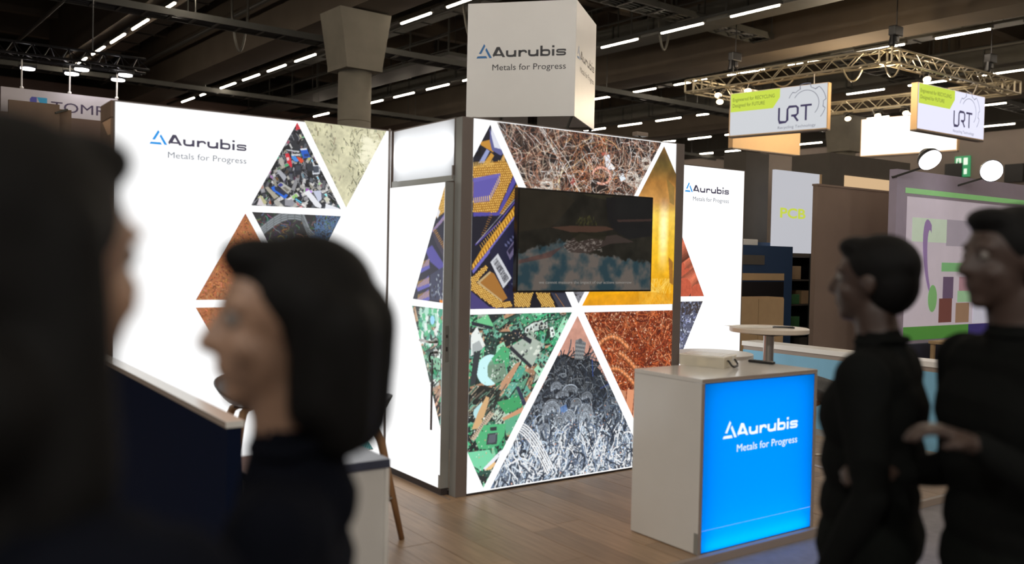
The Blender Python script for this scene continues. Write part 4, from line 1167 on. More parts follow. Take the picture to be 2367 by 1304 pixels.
# ------------------------------------------------------------------ television
tv = thing('television', 'large flat black television showing a dark mountain lake on the picture wall', 'television', (1.0, -.05, 1.7))
TX0, TX1, TZ0, TZ1 = .386, 1.629, 1.357, 2.061
obj('casing', box(B(), TX0, TX1, -.098, -.055, TZ0, TZ1, bev=.003), m_black, tv)
obj('wall_bracket', box(B(), .8, 1.2, -.056, -.002, 1.5, 1.9), m_black, tv)
FT = Frame((0, -.0985, 0), (1, 0, 0), (0, 0, 1), (0, -1, 0))
PT = Paint(.38, 1.35, 1.26, .72, 400, (24, 24, 24))
def T4(a, b): return CROPT(a, b)
H_, W_ = PT.H, PT.W
yy = (PT.y0 + np.arange(H_) / PT.k)[:, None]; xx = (PT.x0 + np.arange(W_) / PT.k)[None, :]
n1 = PT.noise(0, .3, 51, cells=1); n2 = PT.noise(0, .12, 52, cells=1); n3 = PT.noise(0, .05, 53, cells=1)
sky = np.clip((1.66 - yy) / .12, 0, 1)
n4 = PT.noise(0, .09, 57, cells=1); cl = np.clip(.62 + .55 * n2 + .6 * n4, 0, 1)
PT.im[:] = np.stack([30 + 8 * n2 + 0 * xx, 29 + 7 * n2 + 0 * xx, 24 + 6 * n2 + 0 * xx], -1)
skyc = np.stack([38 + 60 * cl, 60 + 30 * cl, 68 + 16 * cl], -1)
ml = 1.62 + .10 * np.clip(1 - np.abs(xx - .74) / .40, -1, 1) + .06 * np.clip((xx - 1.1) / .4, 0, 1) + .02 * n3
mk = np.clip((ml - yy) / .015, 0, 1)[..., None]
PT.im = (PT.im * (1 - mk) + skyc * mk).astype(np.float32)
PT.poly([(0.389, 2.057), (0.712, 2.077), (0.873, 1.998), (0.795, 1.912), (0.667, 1.803), (0.397, 1.764)], (42, 37, 28), .6)
PT.poly([(0.871, 2.071), (1.233, 2.05), (1.191, 2.015), (0.981, 2.036)], (52, 50, 34), .6)
PT.poly([(1.162, 2.035), (1.634, 2.061), (1.621, 1.771), (1.388, 1.742), (1.241, 1.802), (1.181, 1.875)], (20, 21, 24), .8)
PT.poly([(0.776, 1.673), (0.854, 1.727), (0.934, 1.771), (1.072, 1.743), (1.27, 1.771), (1.448, 1.721), (1.215, 1.704), (1.103, 1.67), (1.02, 1.631), (0.857, 1.633)], (60, 50, 46), .85)
for i in range(90):
    q = CROPT(RNG.uniform(650, 900), RNG.uniform(820, 910))
    PT.rect(q[0], q[1], RNG.uniform(.01, .03), .004, RNG.normal(0, .4), (150, 140, 132), .6)
PT.poly([(0.667, 1.803), (0.851, 1.82), (1.168, 1.827), (1.248, 1.808), (1.071, 1.781), (0.839, 1.776)], (74, 52, 42), .9)
for i in range(260):
    q = CROPT(RNG.uniform(665, 940), RNG.uniform(650, 735))
    if ((q[0] - CROPT(800, 740)[0]) / .105) ** 2 + ((q[1] - CROPT(800, 740)[1]) / .07) ** 2 < 1:
        PT.line([q, (q[0] + RNG.normal(0, .003), q[1] + RNG.uniform(.008, .022))], .006, np.array((64, 62, 36)) * RNG.uniform(.5, 1.2))
PT.poly([(0.839, 1.773), (1.184, 1.784), (1.157, 1.724), (1.031, 1.737), (0.908, 1.707)], (30, 30, 20), .7)
PT.poly([(1.267, 1.879), (1.616, 1.899), (1.617, 1.882), (1.282, 1.863)], (70, 50, 44), .7)
PT.poly([(0.402, 1.574), (0.595, 1.617), (0.776, 1.673), (0.673, 1.598), (0.402, 1.549)], (84, 44, 38), .5)
m_screen = print_mat('screen_picture', .95, gloss=.07)
patch('screen', FT, [(TX0 + .011, TZ0 + .012), (TX1 - .011, TZ0 + .012), (TX1 - .011, TZ1 - .011), (TX0 + .011, TZ1 - .011)], PT, 300, 170, .0003, m_screen, tv, 'dark lake and mountain picture')
m_caption = mat('screen_caption', (10, 10, 10), .3, emit=(150, 146, 140), es=.9, var=0)
q = [(0.575, 1.415), (1.429, 1.415), (0.574, 1.436)]
text_mesh('we cannot measure the impact of our actions tomorrow', FT, q[0][0], q[1][0], q[0][1], q[2][1], .0008, 'caption', m_caption, tv)
# ------------------------------------------------------------------ white sign cube above the storage room
cq = [(0.716, 1.101), (1.302, 0.457), (1.916, 0.941)]        # plan corners: left, near, right
cq.append((cq[0][0] + cq[2][0] - cq[1][0], cq[0][1] + cq[2][1] - cq[1][1]))
CZ0, CZ1 = (2.697, 3.594)
cube = thing('sign_cube', 'white sign cube with wordmark standing above the picture wall', 'sign', ((cq[0][0] + cq[2][0]) / 2, (cq[0][1] + cq[2][1]) / 2, 2.5))
m_cube = mat('satin_white_panel', (234, 233, 229), .32, var=.015)
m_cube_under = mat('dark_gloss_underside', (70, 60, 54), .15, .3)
def side_panel(name, a, b, m):
    a = Vector((*a, 0)); b = Vector((*b, 0)); d = (b - a).normalized(); n = Vector((d.y, -d.x, 0))
    bm = B()
    P = [a + d * .003, b - d * .003, b - d * .003 - n * .012, a + d * .003 - n * .012]
    lo = [bm.verts.new((p.x, p.y, CZ0)) for p in P]; hi = [bm.verts.new((p.x, p.y, CZ1)) for p in P]
    bm.faces.new(lo); bm.faces.new(hi[::-1])
    for i in range(4): bm.faces.new((lo[i], hi[i], hi[(i + 1) % 4], lo[(i + 1) % 4]))
    bmesh.ops.recalc_face_normals(bm, faces=bm.faces)
    return obj(name, bm, m, cube)
for i in range(4):
    side_panel('side_panel', cq[i], cq[(i + 1) % 4], m_cube)
def prism(pts, z0, z1):
    bm = B(); lo = [bm.verts.new((p[0], p[1], z0)) for p in pts]; hi = [bm.verts.new((p[0], p[1], z1)) for p in pts]
    bm.faces.new(lo); bm.faces.new(hi)
    n = len(pts)
    for i in range(n): bm.faces.new((lo[i], hi[i], hi[(i + 1) % n], lo[(i + 1) % n]))
    bmesh.ops.recalc_face_normals(bm, faces=bm.faces)
    return bm
ccx, ccy = (cq[0][0] + cq[2][0]) / 2, (cq[0][1] + cq[2][1]) / 2
ins = [(ccx + (x - ccx) * .96, ccy + (y - ccy) * .96) for x, y in cq]
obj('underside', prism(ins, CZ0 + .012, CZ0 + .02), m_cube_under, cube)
obj('top_cover', prism(ins, CZ1 - .03, CZ1 - .02), m_cube, cube)
bm = B()
for x, y in ins: obj('support_rod', cyl(B(), (x, y, CZ0 + .015), (ccx + (x - ccx) * .5, ccy + (y - ccy) * .5, 2.3), .012, seg=6), m_service, cube)
obj('mast', cyl(B(), (ccx, ccy, 0), (ccx, ccy, CZ0 + .02), .04, seg=12), m_service, cube)
for a, b, s0, s1 in ((cq[0], cq[1], .24, .915), (cq[1], cq[2], .22, .92)):
    A_ = Vector((*a, 0)); d = (Vector((*b, 0)) - A_); L = d.length; d.normalize(); n = Vector((d.y, -d.x, 0))
    fr = Frame(A_, d, (0, 0, 1), n)
    u = (s1 - s0) * L / 7.71
    wordmark(fr, s0 * L, 3.166, u * 1.06, 1 / 1.06, .001, cube, m_vinyl_blue, m_vinyl_black, m_vinyl_black)

# small arm lamp over the picture wall
al = thing('arm_lamp', 'small beige arm spotlight sticking up behind the picture wall', 'lamp', (1.9, .1, 2.5))
tp = (1.893, 0.341, 2.595)
obj('arm', tube(B(), [(1.86, .07, 2.48), (1.87, .25, 2.53), (tp[0] - .03, tp[1], tp[2])], .006, 6), m_service, al)
obj('lamp_head', box(B(), tp[0] - .06, tp[0] + .06, tp[1] - .03, tp[1] + .03, tp[2] - .012, tp[2] + .02, bev=.004), m_counter_edge, al)

# ------------------------------------------------------------------ reception counter
CX0, CX1, CY0, CY1, CH = .505, 1.503, -1.665, -1.138, .957
ct = thing('reception_counter', 'pale grey counter with glowing blue front and white wordmark', 'counter', ((CX0 + CX1) / 2, (CY0 + CY1) / 2, 0))
obj('worktop', box(B(), CX0, CX1, CY0, CY1, CH - .022, CH, bev=.0015), m_counter, ct)
obj('top_edge', box(B(), CX0 + .001, CX1 - .001, CY0 - .0012, CY0 - .0002, CH - .021, CH - .001), m_counter_edge, ct)
obj('side_panel', box(B(), CX0, CX0 + .022, CY0 + .001, CY1, .006, CH - .0235, bev=.001), m_counter, ct)
obj('side_panel', box(B(), CX1 - .022, CX1, CY0 + .001, CY1, .006, CH - .0235, bev=.001), m_counter, ct)
obj('front_edge', box(B(), CX0 + .0005, CX0 + .0215, CY0 - .0008, CY0 + .0008, .006, CH - .0235), m_counter_edge, ct)
obj('front_edge', box(B(), CX1 - .0215, CX1 - .0005, CY0 - .0008, CY0 + .0008, .006, CH - .0235), m_counter_edge, ct)
obj('back_panel', box(B(), CX0 + .023, CX1 - .023, CY1 - .018, CY1 - .004, .01, CH - .024), m_white, ct)
obj('shelf', box(B(), CX0 + .023, CX1 - .023, CY0 + .13, CY1 - .02, .45, .47), m_white, ct)
obj('light_box_back', box(B(), CX0 + .023, CX1 - .023, CY0 + .11, CY0 + .12, .004, CH - .024), m_white, ct)
obj('light_box_base', box(B(), CX0 + .023, CX1 - .023, CY0 + .01, CY0 + .12, .002, .004), m_white, ct)
obj('corner_protector', box(B(), CX0 - .0016, CX0 + .0005, CY0 + .0005, CY0 + .03, .0055, .12), m_frame_light, ct)
for x in (CX0 + .06, CX1 - .06):
    for y in (CY0 + .15, CY1 - .06):
        obj('foot', cyl(B(), (x, y, .0006), (x, y, .012), .018, seg=10), m_black, ct)
m_bluegl = translucent_mat('blue_translucent_sheet', (0.0, .255, .93), 1.0)
FF = Frame((0, CY0 + .002, 0), (1, 0, 0), (0, 0, 1), (0, -1, 0))
for z0, z1, nm in ((.008, .1285, 'blue_sheet'), (.1297, CH - .026, 'blue_sheet')):
    obj(nm, flat(B(), FF, [(CX0 + .026, z0), (CX1 - .026, z0), (CX1 - .026, z1), (CX0 + .026, z1)], 0), m_bluegl, ct)
obj('gasket', ribbon(B(), FF, [(CX0 + .0245, .007), (CX1 - .0245, .007), (CX1 - .0245, CH - .0255), (CX0 + .0245, CH - .0255)], .005, .0004, closed=True), m_black, ct)
wordmark(FF, .800, .622, .0655 * 1.05, 1.0, .0012, ct, m_logo_white, m_logo_white, m_logo_white)
area('led_field', (1.004, CY0 + .105, .48), .9, .9, 3.3, (0, -1, 0))
area('led_strip', (1.004, CY0 + .05, .012), .9, .03, .75, (0, -.35, 1))

# things on the counter
m_clear = mat('clear_plastic', (246, 238, 218), .15, var=.01)
m_clear.node_tree.nodes['Principled BSDF'].inputs['Alpha'].default_value = .38
bx = thing('storage_box', 'clear plastic box with dark carrying handle on the counter top', 'box', (1.020, -1.235, CH), math.atan2(-.31, .12))
bx.rotation_euler = (0, 0, math.atan2(-.31, .12))     # local x along the long side, towards the handle end
def lb(name, ext, m, bev=0, **k): return obj(name, box(B(), *ext, bev=bev), m, bx, world=False, **k)
LX, LY, LZ = .138, .105, .062
for nm, e in (('tray_wall', (-LX, LX, -LY, -LY + .004, .001, LZ)), ('tray_wall', (-LX, LX, LY - .004, LY, .001, LZ)), ('tray_wall', (-LX, -LX + .004, -LY + .004, LY - .004, .001, LZ)), ('tray_wall', (LX - .004, LX, -LY + .004, LY - .004, .001, LZ)), ('tray_base', (-LX + .004, LX - .004, -LY + .004, LY - .004, .001, .005))):
    lb(nm, e, m_clear)
m_lid = mat('frosted_lid', (240, 232, 212), .25, var=.02)
m_lid.node_tree.nodes['Principled BSDF'].inputs['Alpha'].default_value = .5
bm = B(); box(bm, -LX - .004, LX + .004, -LY - .004, LY + .004, LZ, LZ + .010, bev=.003); obj('lid', bm, m_lid, bx, world=False)
bm = B(); lidr = Frame((0, 0, LZ + .0105), (1, 0, 0), (0, 1, 0), (0, 0, 1)); ribbon(bm, lidr, [(-.105, -.075), (.105, -.075), (.105, .075), (-.105, .075)], .008, 0.002, closed=True); obj('lid_rim', bm, m_white, bx, world=False)
lb('latch', (LX, LX + .006, .03, .06, .03, .062), m_white)
bm = B(); tube(bm, [(LX + .003, -.055, .045), (LX + .012, -.055, .044), (LX + .03, -.052, .018), (LX + .034, -.03, .010), (LX + .034, .03, .010), (LX + .03, .052, .018), (LX + .012, .055, .044), (LX + .003, .055, .045)], [.005, .006, .006, .008, .008, .006, .006, .005], 8)
obj('handle', bm, m_black, bx, world=False, smooth=True, label='dark blue black carrying handle')
m_content = mat('grey_samples', (150, 140, 120), .6)
m_content2 = mat('beige_samples', (196, 182, 146), .6)
for k, (x, y, w, d, h) in enumerate([(-.09, -.05, .06, .07, .035), (-.01, -.055, .06, .06, .04), (.075, -.05, .07, .07, .03), (-.085, .045, .07, .07, .03), (0, .045, .06, .08, .038), (.08, .045, .06, .07, .03)]):
    s_ = thing('sample_block', 'small %s material sample inside the clear box, %s' % (('grey', 'beige')[k % 2], ('front left corner', 'front middle', 'beside the handle front', 'back left corner', 'back middle', 'beside the handle back')[k]), 'sample', (0, 0, 0), group='samples in the clear box')
    Mb = xf(bx)
    c = Mb @ Vector((x, y, .0055)); s_.location = c; s_.rotation_euler = bx.rotation_euler
    obj('sample', box(B(), -w / 2, w / 2, -d / 2, d / 2, 0, h, bev=.003), (m_content, m_content2)[k % 2], s_, world=False)
rm = thing('remote_control', 'slim black remote control lying on the counter behind the box', 'remote', (1.474, -1.345, CH), math.atan2(-.161, .025))
rm.location = (1.438, -1.30, CH)
obj('case', box(B(), -.085, .085, -.021, .021, .0004, .017, bev=.005), m_black, rm, world=False)
for i in range(4):
    for j in (-1, 0, 1):
        obj('button', cyl(B(), (-.05 + .026 * i, .010 * j, .0165), (-.05 + .026 * i, .010 * j, .0185), .0036, seg=8), m_service, rm, world=False)

# ------------------------------------------------------------------ bar table with papers, low round table
def bar_table(name, label, c, r, h, th, mtop):
    t = thing(name, label, 'table', (c[0], c[1], 0))
    bm = B(); lathe(bm, [(r - .004, h - th), (r, h - th + .004), (r, h - .004), (r - .004, h)], (0, 0, 0), 64); obj('tabletop', bm, mtop, t, world=False)
    obj('column', cyl(B(), (0, 0, .02), (0, 0, h - th - .02), .038, seg=28), m_chrome, t, world=False, smooth=False)
    obj('mount_plate', box(B(), -.10, .10, -.10, .10, h - th - .02, h - th), m_black, t, world=False)
    bm = B(); lathe(bm, [(.24, .0005), (.24, .008), (.20, .016), (.05, .024)], (0, 0, 0), 48); obj('base_plate', bm, m_chrome, t, world=False)
    return t
m_tabletop = mat('cream_tabletop', (214, 200, 182), .3, var=.02)
bc = (2.269, -0.686, 1.112)
BH = 1.112
bar_table('bar_table', 'round cream bar table on a steel column behind the counter', bc, .285, BH, .034, m_tabletop)
m_paper = mat('white_paper', (232, 228, 220), .7, var=.02)
for k, (dx, dy, rz, lab) in enumerate([(-.13, .06, .35, 'white paper sheet overhanging the left edge of the bar table'), (-.03, .02, .2, 'printed paper sheet in the middle of the bar table')]):
    p = thing('paper_sheet', lab, 'paper', (bc[0] + dx * CR.x - dy * CR.y, bc[1] + dx * CR.y + dy * CR.x, BH + .0006 + .0012 * k), rz - .6)
    obj('sheet', box(B(), -.148, .148, -.105, .105, 0, .0008), m_paper, p, world=False)
    if k == 1:
        bm = B()
        for j in range(5): box(bm, -.11, .10 - .03 * (j % 2), -.07 + j * .03, -.066 + j * .03, .0008, .00095)
        obj('printed_lines', bm, m_service, p, world=False)
ph = thing('smartphone', 'dark smartphone lying on the bar table beside the papers', 'phone', (bc[0] + .09 * CR.x, bc[1] + .09 * CR.y - .02, BH + .0005), -.75)
obj('phone_body', box(B(), -.075, .075, -.036, .036, 0, .009, bev=.003), m_black, ph, world=False)
obj('phone_screen', box(B(), -.071, .071, -.033, .033, .009, .0094), mat('phone_glass', (60, 62, 68), .06, var=0), ph, world=False)
pen = thing('pen', 'thin dark pen lying across the papers on the bar table', 'pen', (bc[0] + .03 * CR.x, bc[1] + .03 * CR.y - .04, BH + .0075), .2)
obj('barrel', cyl(B(), (-.07, 0, 0), (.06, 0, 0), .004, seg=10), m_black, pen, world=False)
obj('tip', cyl(B(), (.06, 0, 0), (.075, 0, 0), .004, .001, seg=10), m_chrome, pen, world=False)
# low round white table half hidden behind the clear box
lc = (2.447, 0.011, 0.825); LH = 0.849
bar_table('round_table', 'white round low table half hidden behind the clear box', lc, .32, LH, .085, m_white)

# ------------------------------------------------------------------ low walls around the stand
def parapet(label, x0, x1, y0, y1, h, mside, ledge_dx=0, gap=True):
    t = thing('low_wall', label, 'low wall', ((x0 + x1) / 2, (y0 + y1) / 2, 0))
    obj('panel', box(B(), x0 + .01, x1 - .01, y0 + .005, y1 - .005, .0005, h - .085), mside, t)
    obj('shadow_rail', box(B(), x0 + .012, x1 - .012, y0 + .01, y1 - .01, h - .085, h - .045), m_counter_edge, t)
    obj('ledge', box(B(), x0 - .005, x1 + .005, y0, y1, h - .045, h, bev=.002), m_white, t)
    obj('plinth', box(B(), x0 + .006, x1 - .006, y0 + .002, y1 - .002, .0003, .06), m_frame_light, t)
    return t
parapet('low light blue side wall with white ledge behind the bar table', 3.99, 4.22, -1.25, 1.02, .80, m_blue_par)
t = thing('low_wall', 'low dark blue side wall with grey ledge at the left end of the stand', 'low wall', (-2.0, -.3, 0))
obj('panel', box(B(), -2.040, -1.984, -1.655, .95, .0005, .93), m_navy_par, t)
obj('ledge', box(B(), -2.046, -1.976, -1.66, .95, .932, .957, bev=.001), m_counter, t)
obj('edge_band', box(B(), -2.0475, -2.0462, -1.659, .949, .933, .955), m_counter_edge, t)

# sideboard with navy top at the left foreground
sb = thing('sideboard', 'narrow pale grey cabinet with navy top in the left foreground', 'cabinet', (-1.67, -1.53, 0))
SX0, SX1, SY0, SY1, SH = -1.965, -1.375, -1.70 + .04, -1.345, .75
obj('cabinet_top', box(B(), SX0, SX1, SY0 - .035, SY1, SH - .036, SH, bev=.0015), m_navy, sb)
obj('body', box(B(), SX0 + .01, SX1 - .022, SY0 - .025, SY1 - .01, .001, SH - .037), m_counter, sb)
obj('side_panel', box(B(), SX1 - .02, SX1 - .002, SY0 - .03, SY1 - .004, .001, SH - .037), m_white, sb)

# ------------------------------------------------------------------ bar stools with shell seats and oak legs
def make_stool():
    t = thing('bar_stool', 'x', 'bar stool', (0, 0, 0), 0, 'oak legged bar stools')
    bm = B()
    nr, na = 9, 40
    grid = []
    for i in range(nr + 1):
        f = i / nr
        row = []
        for k in range(na):
            a = 2 * pi * k / na
            R = .245 - .02 * cos(a) ** 2
            back = (.5 + .5 * cos(a)) ** 1.4            # high side at local +x
            edge = .03 + .135 * back
            x = R * f * cos(a); y = R * 1.03 * f * sin(a)
            z = .655 + edge * max(0, (f - .35) / .65) ** 2.1
            row.append(bm.verts.new((x, y, z)))
        grid.append(row)
    for i in range(1, nr):
        for k in range(na):
            bm.faces.new((grid[i][k], grid[i][(k + 1) % na], grid[i + 1][(k + 1) % na], grid[i + 1][k]))
    cv = bm.verts.new((0, 0, .655))
    for k in range(na): bm.faces.new((cv, grid[1][(k + 1) % na], grid[1][k]))
    for v in grid[0]: bm.verts.remove(v)
    bmesh.ops.recalc_face_normals(bm, faces=bm.faces)
    sh = obj('seat_shell', bm, m_shell, t, world=False, smooth=True)
    so = sh.modifiers.new('thickness', 'SOLIDIFY'); so.thickness = .012; so.offset = -1
    ang = [radians(6 + 90 * k) for k in range(4)]
    for a in ang:
        d = Vector((cos(a), sin(a), 0))
        pts = [d * .05 + Vector((0, 0, .632)), d * .11 + Vector((0, 0, .634)), d * .150 + Vector((0, 0, .615)), d * .175 + Vector((0, 0, .56)), d * .20 + Vector((0, 0, .45)), d * .30 + Vector((0, 0, .0015))]
        obj('leg', tube(B(), pts, [.016, .020, .024, .024, .022, .016], 10), m_ash, t, world=False, smooth=True)
    for k in range(4):
        a, b = ang[k], ang[(k + 1) % 4]
        z = .22 + .02 * (k % 2); r = .249
        obj('footrest', cyl(B(), (r * cos(a), r * sin(a), z), (r * cos(b), r * sin(b), z), .009, seg=8), m_chrome, t, world=False)
    obj('seat_mount', box(B(), -.09, .09, -.09, .09, .632, .644), m_black, t, world=False)
    return t
def copy_tree(o, parent=None):
    c = o.copy(); COL.objects.link(c)
    if parent is not None: c.parent = parent
    for ch in o.children: copy_tree(ch, c)
    return c
st = make_stool()
yawr = math.atan2(CR.y, CR.x)
for k, (px, rz, lab) in enumerate([((-0.991, -0.475, 0.778), yawr + .15, 'grey shell bar stool with oak legs beside the navy topped cabinet'), ((-1.198, 0.444, 0.795), yawr + pi - .3, 'grey shell bar stool mostly hidden behind the person facing left'), ((2.269, -1.273, 0.791), yawr + 2.6, 'grey shell bar stool behind the right end of the counter')]):
    o = st if k == 0 else copy_tree(st)
    o.location = (px[0], px[1], 0); o.rotation_euler = (0, 0, rz); o['label'] = lab

# ------------------------------------------------------------------ lighting truss square with hanging signs
def truss_beam(t, a, b, h=.29, nsp=None):
    a, b = Vector(a), Vector(b)
    d = (b - a); L = d.length; d.normalize(); s = Vector((-d.y, d.x, 0)); up = Vector((0, 0, 1))
    cs = [(s * (h / 2) * i + up * (h / 2) * j) for i, j in ((-1, -1), (1, -1), (1, 1), (-1, 1))]
    for c in cs:
        obj('chord', cyl(B(), a + c, b + c, .024, seg=8), m_alu, t)
    n = int(L / .30)
    for k in range(4):
        bm = B()
        c0, c1 = cs[k], cs[(k + 1) % 4]
        for i in range(n):
            p = a + d * (L * i / n) + (c0 if i % 2 == 0 else c1); q = a + d * (L * (i + 1) / n) + (c1 if i % 2 == 0 else c0)
            cyl(bm, p, q, .011, seg=5, caps=False)
        obj('lacing', bm, m_alu, t)['kind'] = 'stuff'
m_alu = mat('truss_aluminium', (196, 186, 160), .35, .7, var=.04)

TC = [(13.731, 11.046), (14.343, 6.041), (19.616, 6.071), (19.003, 11.075)]
TZ = 6.0
for k, lab in enumerate(['front left beam of the square lighting truss', 'front right beam of the square lighting truss', 'back right beam of the square lighting truss', 'back left beam of the square lighting truss']):
    a, b = TC[k], TC[(k + 1) % 4]
    dv = (Vector((*b, 0)) - Vector((*a, 0))).normalized() * .17
    t = thing('lighting_truss', lab + ', hung over a neighbouring stand', 'truss', (a[0], a[1], TZ))
    truss_beam(t, (a[0] + dv.x, a[1] + dv.y, TZ), (b[0] - dv.x, b[1] - dv.y, TZ))
for k, (x, y) in enumerate(TC):
    t = thing('truss_corner', 'aluminium corner block at the %s corner of the lighting truss' % ('far left', 'near front', 'right', 'back')[k], 'truss corner', (x, y, TZ))
    bm = B()
    for i in (-1, 1):
        for j in (-1, 1):
            cyl(bm, (x + .145 * i, y + .145 * j, TZ - .145), (x + .145 * i, y + .145 * j, TZ + .145), .024, seg=8)
            cyl(bm, (x - .145, y + .145 * i, TZ + .145 * j), (x + .145, y + .145 * i, TZ + .145 * j), .024, seg=8)
            cyl(bm, (x + .145 * i, y - .145, TZ + .145 * j), (x + .145 * i, y + .145, TZ + .145 * j), .024, seg=8)
    obj('corner_tubes', bm, m_alu, t)
# chain hoists and their chains
for k, (u, lab) in enumerate([((0, .24), 'black chain hoist above the left beam of the truss'), ((1, .04), 'black chain hoist above the near corner of the truss'), ((1, .8), 'black chain hoist above the right beam of the truss')]):
    a, b = TC[u[0]], TC[u[0] + 1]
    x, y = a[0] + (b[0] - a[0]) * u[1], a[1] + (b[1] - a[1]) * u[1]
    t = thing('chain_hoist', lab, 'hoist', (x, y, TZ + .2))
    obj('motor', box(B(), x - .16, x + .16, y - .08, y + .08, TZ + .45, TZ + .66, bev=.02), m_black, t)
    obj('hook_block', box(B(), x - .06, x + .06, y - .05, y + .05, TZ + .32, TZ + .45, bev=.015), m_black, t)
    obj('sling', tube(B(), [(x, y - .16, TZ + .14), (x - .02, y, TZ + .33), (x, y + .16, TZ + .14)], .014, 6), m_black, t)
    obj('chain', cyl(B(), (x + .02, y, TZ + .66), (x + .02, y, 9.2), .012, seg=6), m_black, t)
    obj('chain_bag', tube(B(), [(x - .12, y, TZ + .46), (x - .14, y, TZ + .25), (x - .1, y, TZ + .16)], [.05, .07, .04], 8), m_black, t)

m_tan = mat('sign_tan_edge', (232, 196, 148), .6, var=.02)
m_sign_lit = mat('lit_sign_grey', (40, 40, 42), .7, emit=(206, 209, 214), es=1.0, var=0)
m_sign_lit2 = mat('lit_sign_violet', (40, 40, 44), .7, emit=(230, 230, 250), es=1.05, var=0)
m_sign_white = mat('lit_sign_white', (40, 40, 42), .7, emit=(255, 254, 250), es=1.3, var=0)
m_green = mat('print_lime', (20, 24, 8), .7, emit=(200, 220, 74), es=1.0, var=0)
m_green_txt = mat('print_olive', (20, 24, 8), .7, emit=(96, 108, 52), es=1.0, var=0)
m_urt = mat('print_indigo', (14, 12, 24), .7, emit=(58, 52, 86), es=1.0, var=0)
m_urt_line = mat('print_grey_line', (14, 14, 18), .7, emit=(120, 122, 136), es=1.0, var=0)
def truss_sign(label, a, b, z0, z1, th, mface, printed):
    """board from plan point a (left end as read) to b"""
    a, b = Vector((*a, 0)), Vector((*b, 0)); d = b - a; L = d.length; d.normalize(); n = Vector((d.y, -d.x, 0))
    t = thing('hanging_sign', label, 'sign', ((a.x + b.x) / 2, (a.y + b.y) / 2, z0))
    fr = Frame(a, d, (0, 0, 1), n)
    def slab(name, u0, u1, v0, v1, w0, w1, m):
        bm = B(); P = [fr.p(u, v, w) for u in (u0, u1) for v in (v0, v1) for w in (w0, w1)]
        vs = [bm.verts.new(p) for p in P]
        for q in ((0, 1, 3, 2), (4, 6, 7, 5), (0, 4, 5, 1), (2, 3, 7, 6), (0, 2, 6, 4), (1, 5, 7, 3)): bm.faces.new([vs[i] for i in q])
        bmesh.ops.recalc_face_normals(bm, faces=bm.faces)
        return obj(name, bm, m, t)
    H = z1 - z0
    slab('board', 0, L, z0, z1, -th, -.004, m_tan)
    slab('lit_face', .02, L - .02, z0 + .02, z1 - .01, -.004, 0, mface)
    slab('bottom_rail', 0, L, z0 - .03, z0 - .001, -th, 0, m_frame)
    for u in (.15 * L, .85 * L):
        h0 = fr.p(u, z1 - .002, -th / 2); best = None
        for i in range(4):
            p, q = Vector(TC[i]), Vector(TC[(i + 1) % 4]); e = q - p; w_ = min(1, max(0, (h0.to_2d() - p).dot(e) / e.length_squared)); r_ = p + e * w_
            if best is None or (r_ - h0.to_2d()).length < best[0]: best = ((r_ - h0.to_2d()).length, r_)
        obj('hanger', cyl(B(), h0, (best[1].x, best[1].y, TZ - .13), .012, seg=6), m_white, t)
    if printed:
        S = lambda P: [(u * L, z0 + v * H) for u, v in P]
        obj('lime_field', flat(B(), fr, S([(.012, .56), (.46, .56), (.53, .79), (.53, .985), (.012, .985)]), .003), m_green, t)
        text_mesh('Engineered for RECYCLING', fr, .035 * L, .475 * L, z0 + .80 * H, z0 + .885 * H, .006, 'slogan', m_green_txt, t)
        text_mesh('Designed for FUTURE', fr, .035 * L, .375 * L, z0 + .665 * H, z0 + .75 * H, .006, 'slogan', m_green_txt, t)
        w = .045 * H
        ox, oy = .525 * L, z0 + .22 * H
        k = H
        bm = B()
        Wd = .10 * L / H
        ribbon(bm, fr, [(ox, oy + .33 * k), (ox, oy + .06 * k), (ox + .02 * k, oy), (ox + .16 * k, oy), (ox + .20 * k, oy + .04 * k), (ox + .20 * k, oy + .28 * k), (ox + .24 * k, oy + .33 * k), (ox + .40 * k, oy + .33 * k), (ox + .44 * k, oy + .29 * k), (ox + .44 * k, oy + .17 * k), (ox + .40 * k, oy + .13 * k), (ox + .29 * k, oy + .13 * k)], w, .005)
        ribbon(bm, fr, [(ox + .35 * k, oy + .13 * k), (ox + .45 * k, oy)], w, .005)
        ribbon(bm, fr, [(ox + .50 * k, oy + .33 * k), (ox + .76 * k, oy + .33 * k)], w, .005)
        ribbon(bm, fr, [(ox + .63 * k, oy + .33 * k), (ox + .63 * k, oy)], w, .005)
        obj('lettering', bm, m_urt, t)
        text_mesh('Recycling Technology', fr, ox - .02 * k, ox + .86 * k, z0 + .075 * H, z0 + .14 * H, .005, 'tagline', m_urt_line, t)
        bm = B()
        gx, gy = ox + .62 * k, oy + .36 * k
        lw = .014 * k
        ribbon(bm, fr, arc((gx, gy), .30 * k, radians(150), radians(-45), 28), lw, .004)
        pts = []
        for (a0, a1, rr) in ((158, 138, .42), (132, 112, .36), (108, 78, .45), (72, 55, .37), (50, 8, .46), (4, -12, .40), (-16, -42, .46)):
            pts += arc((gx, gy), rr * k, radians(a0), radians(a1), 6)
        ribbon(bm, fr, pts, lw, .004)
        obj('gear_outline', bm, m_urt_line, t)
    return t
S1 = [(13.632, 9.752), (14.149, 7.379)]; S4 = [(15.583, 6.112), (18.414, 6.085)]; S2 = [(17.911, 11.091), (15.274, 11.216)]; S3 = [(19.3, 9.973), (19.713, 7.437)]
SZ0, SZ1 = (4.6, 5.63)
truss_sign('grey lit sign with lime field and gear emblem on the left side of the truss', S1[0], S1[1], SZ0, SZ1, .16, m_sign_lit, True)
truss_sign('bright lit sign with lime field and gear emblem on the right of the truss', S4[0], S4[1], SZ0, SZ1, .16, m_sign_lit2, True)
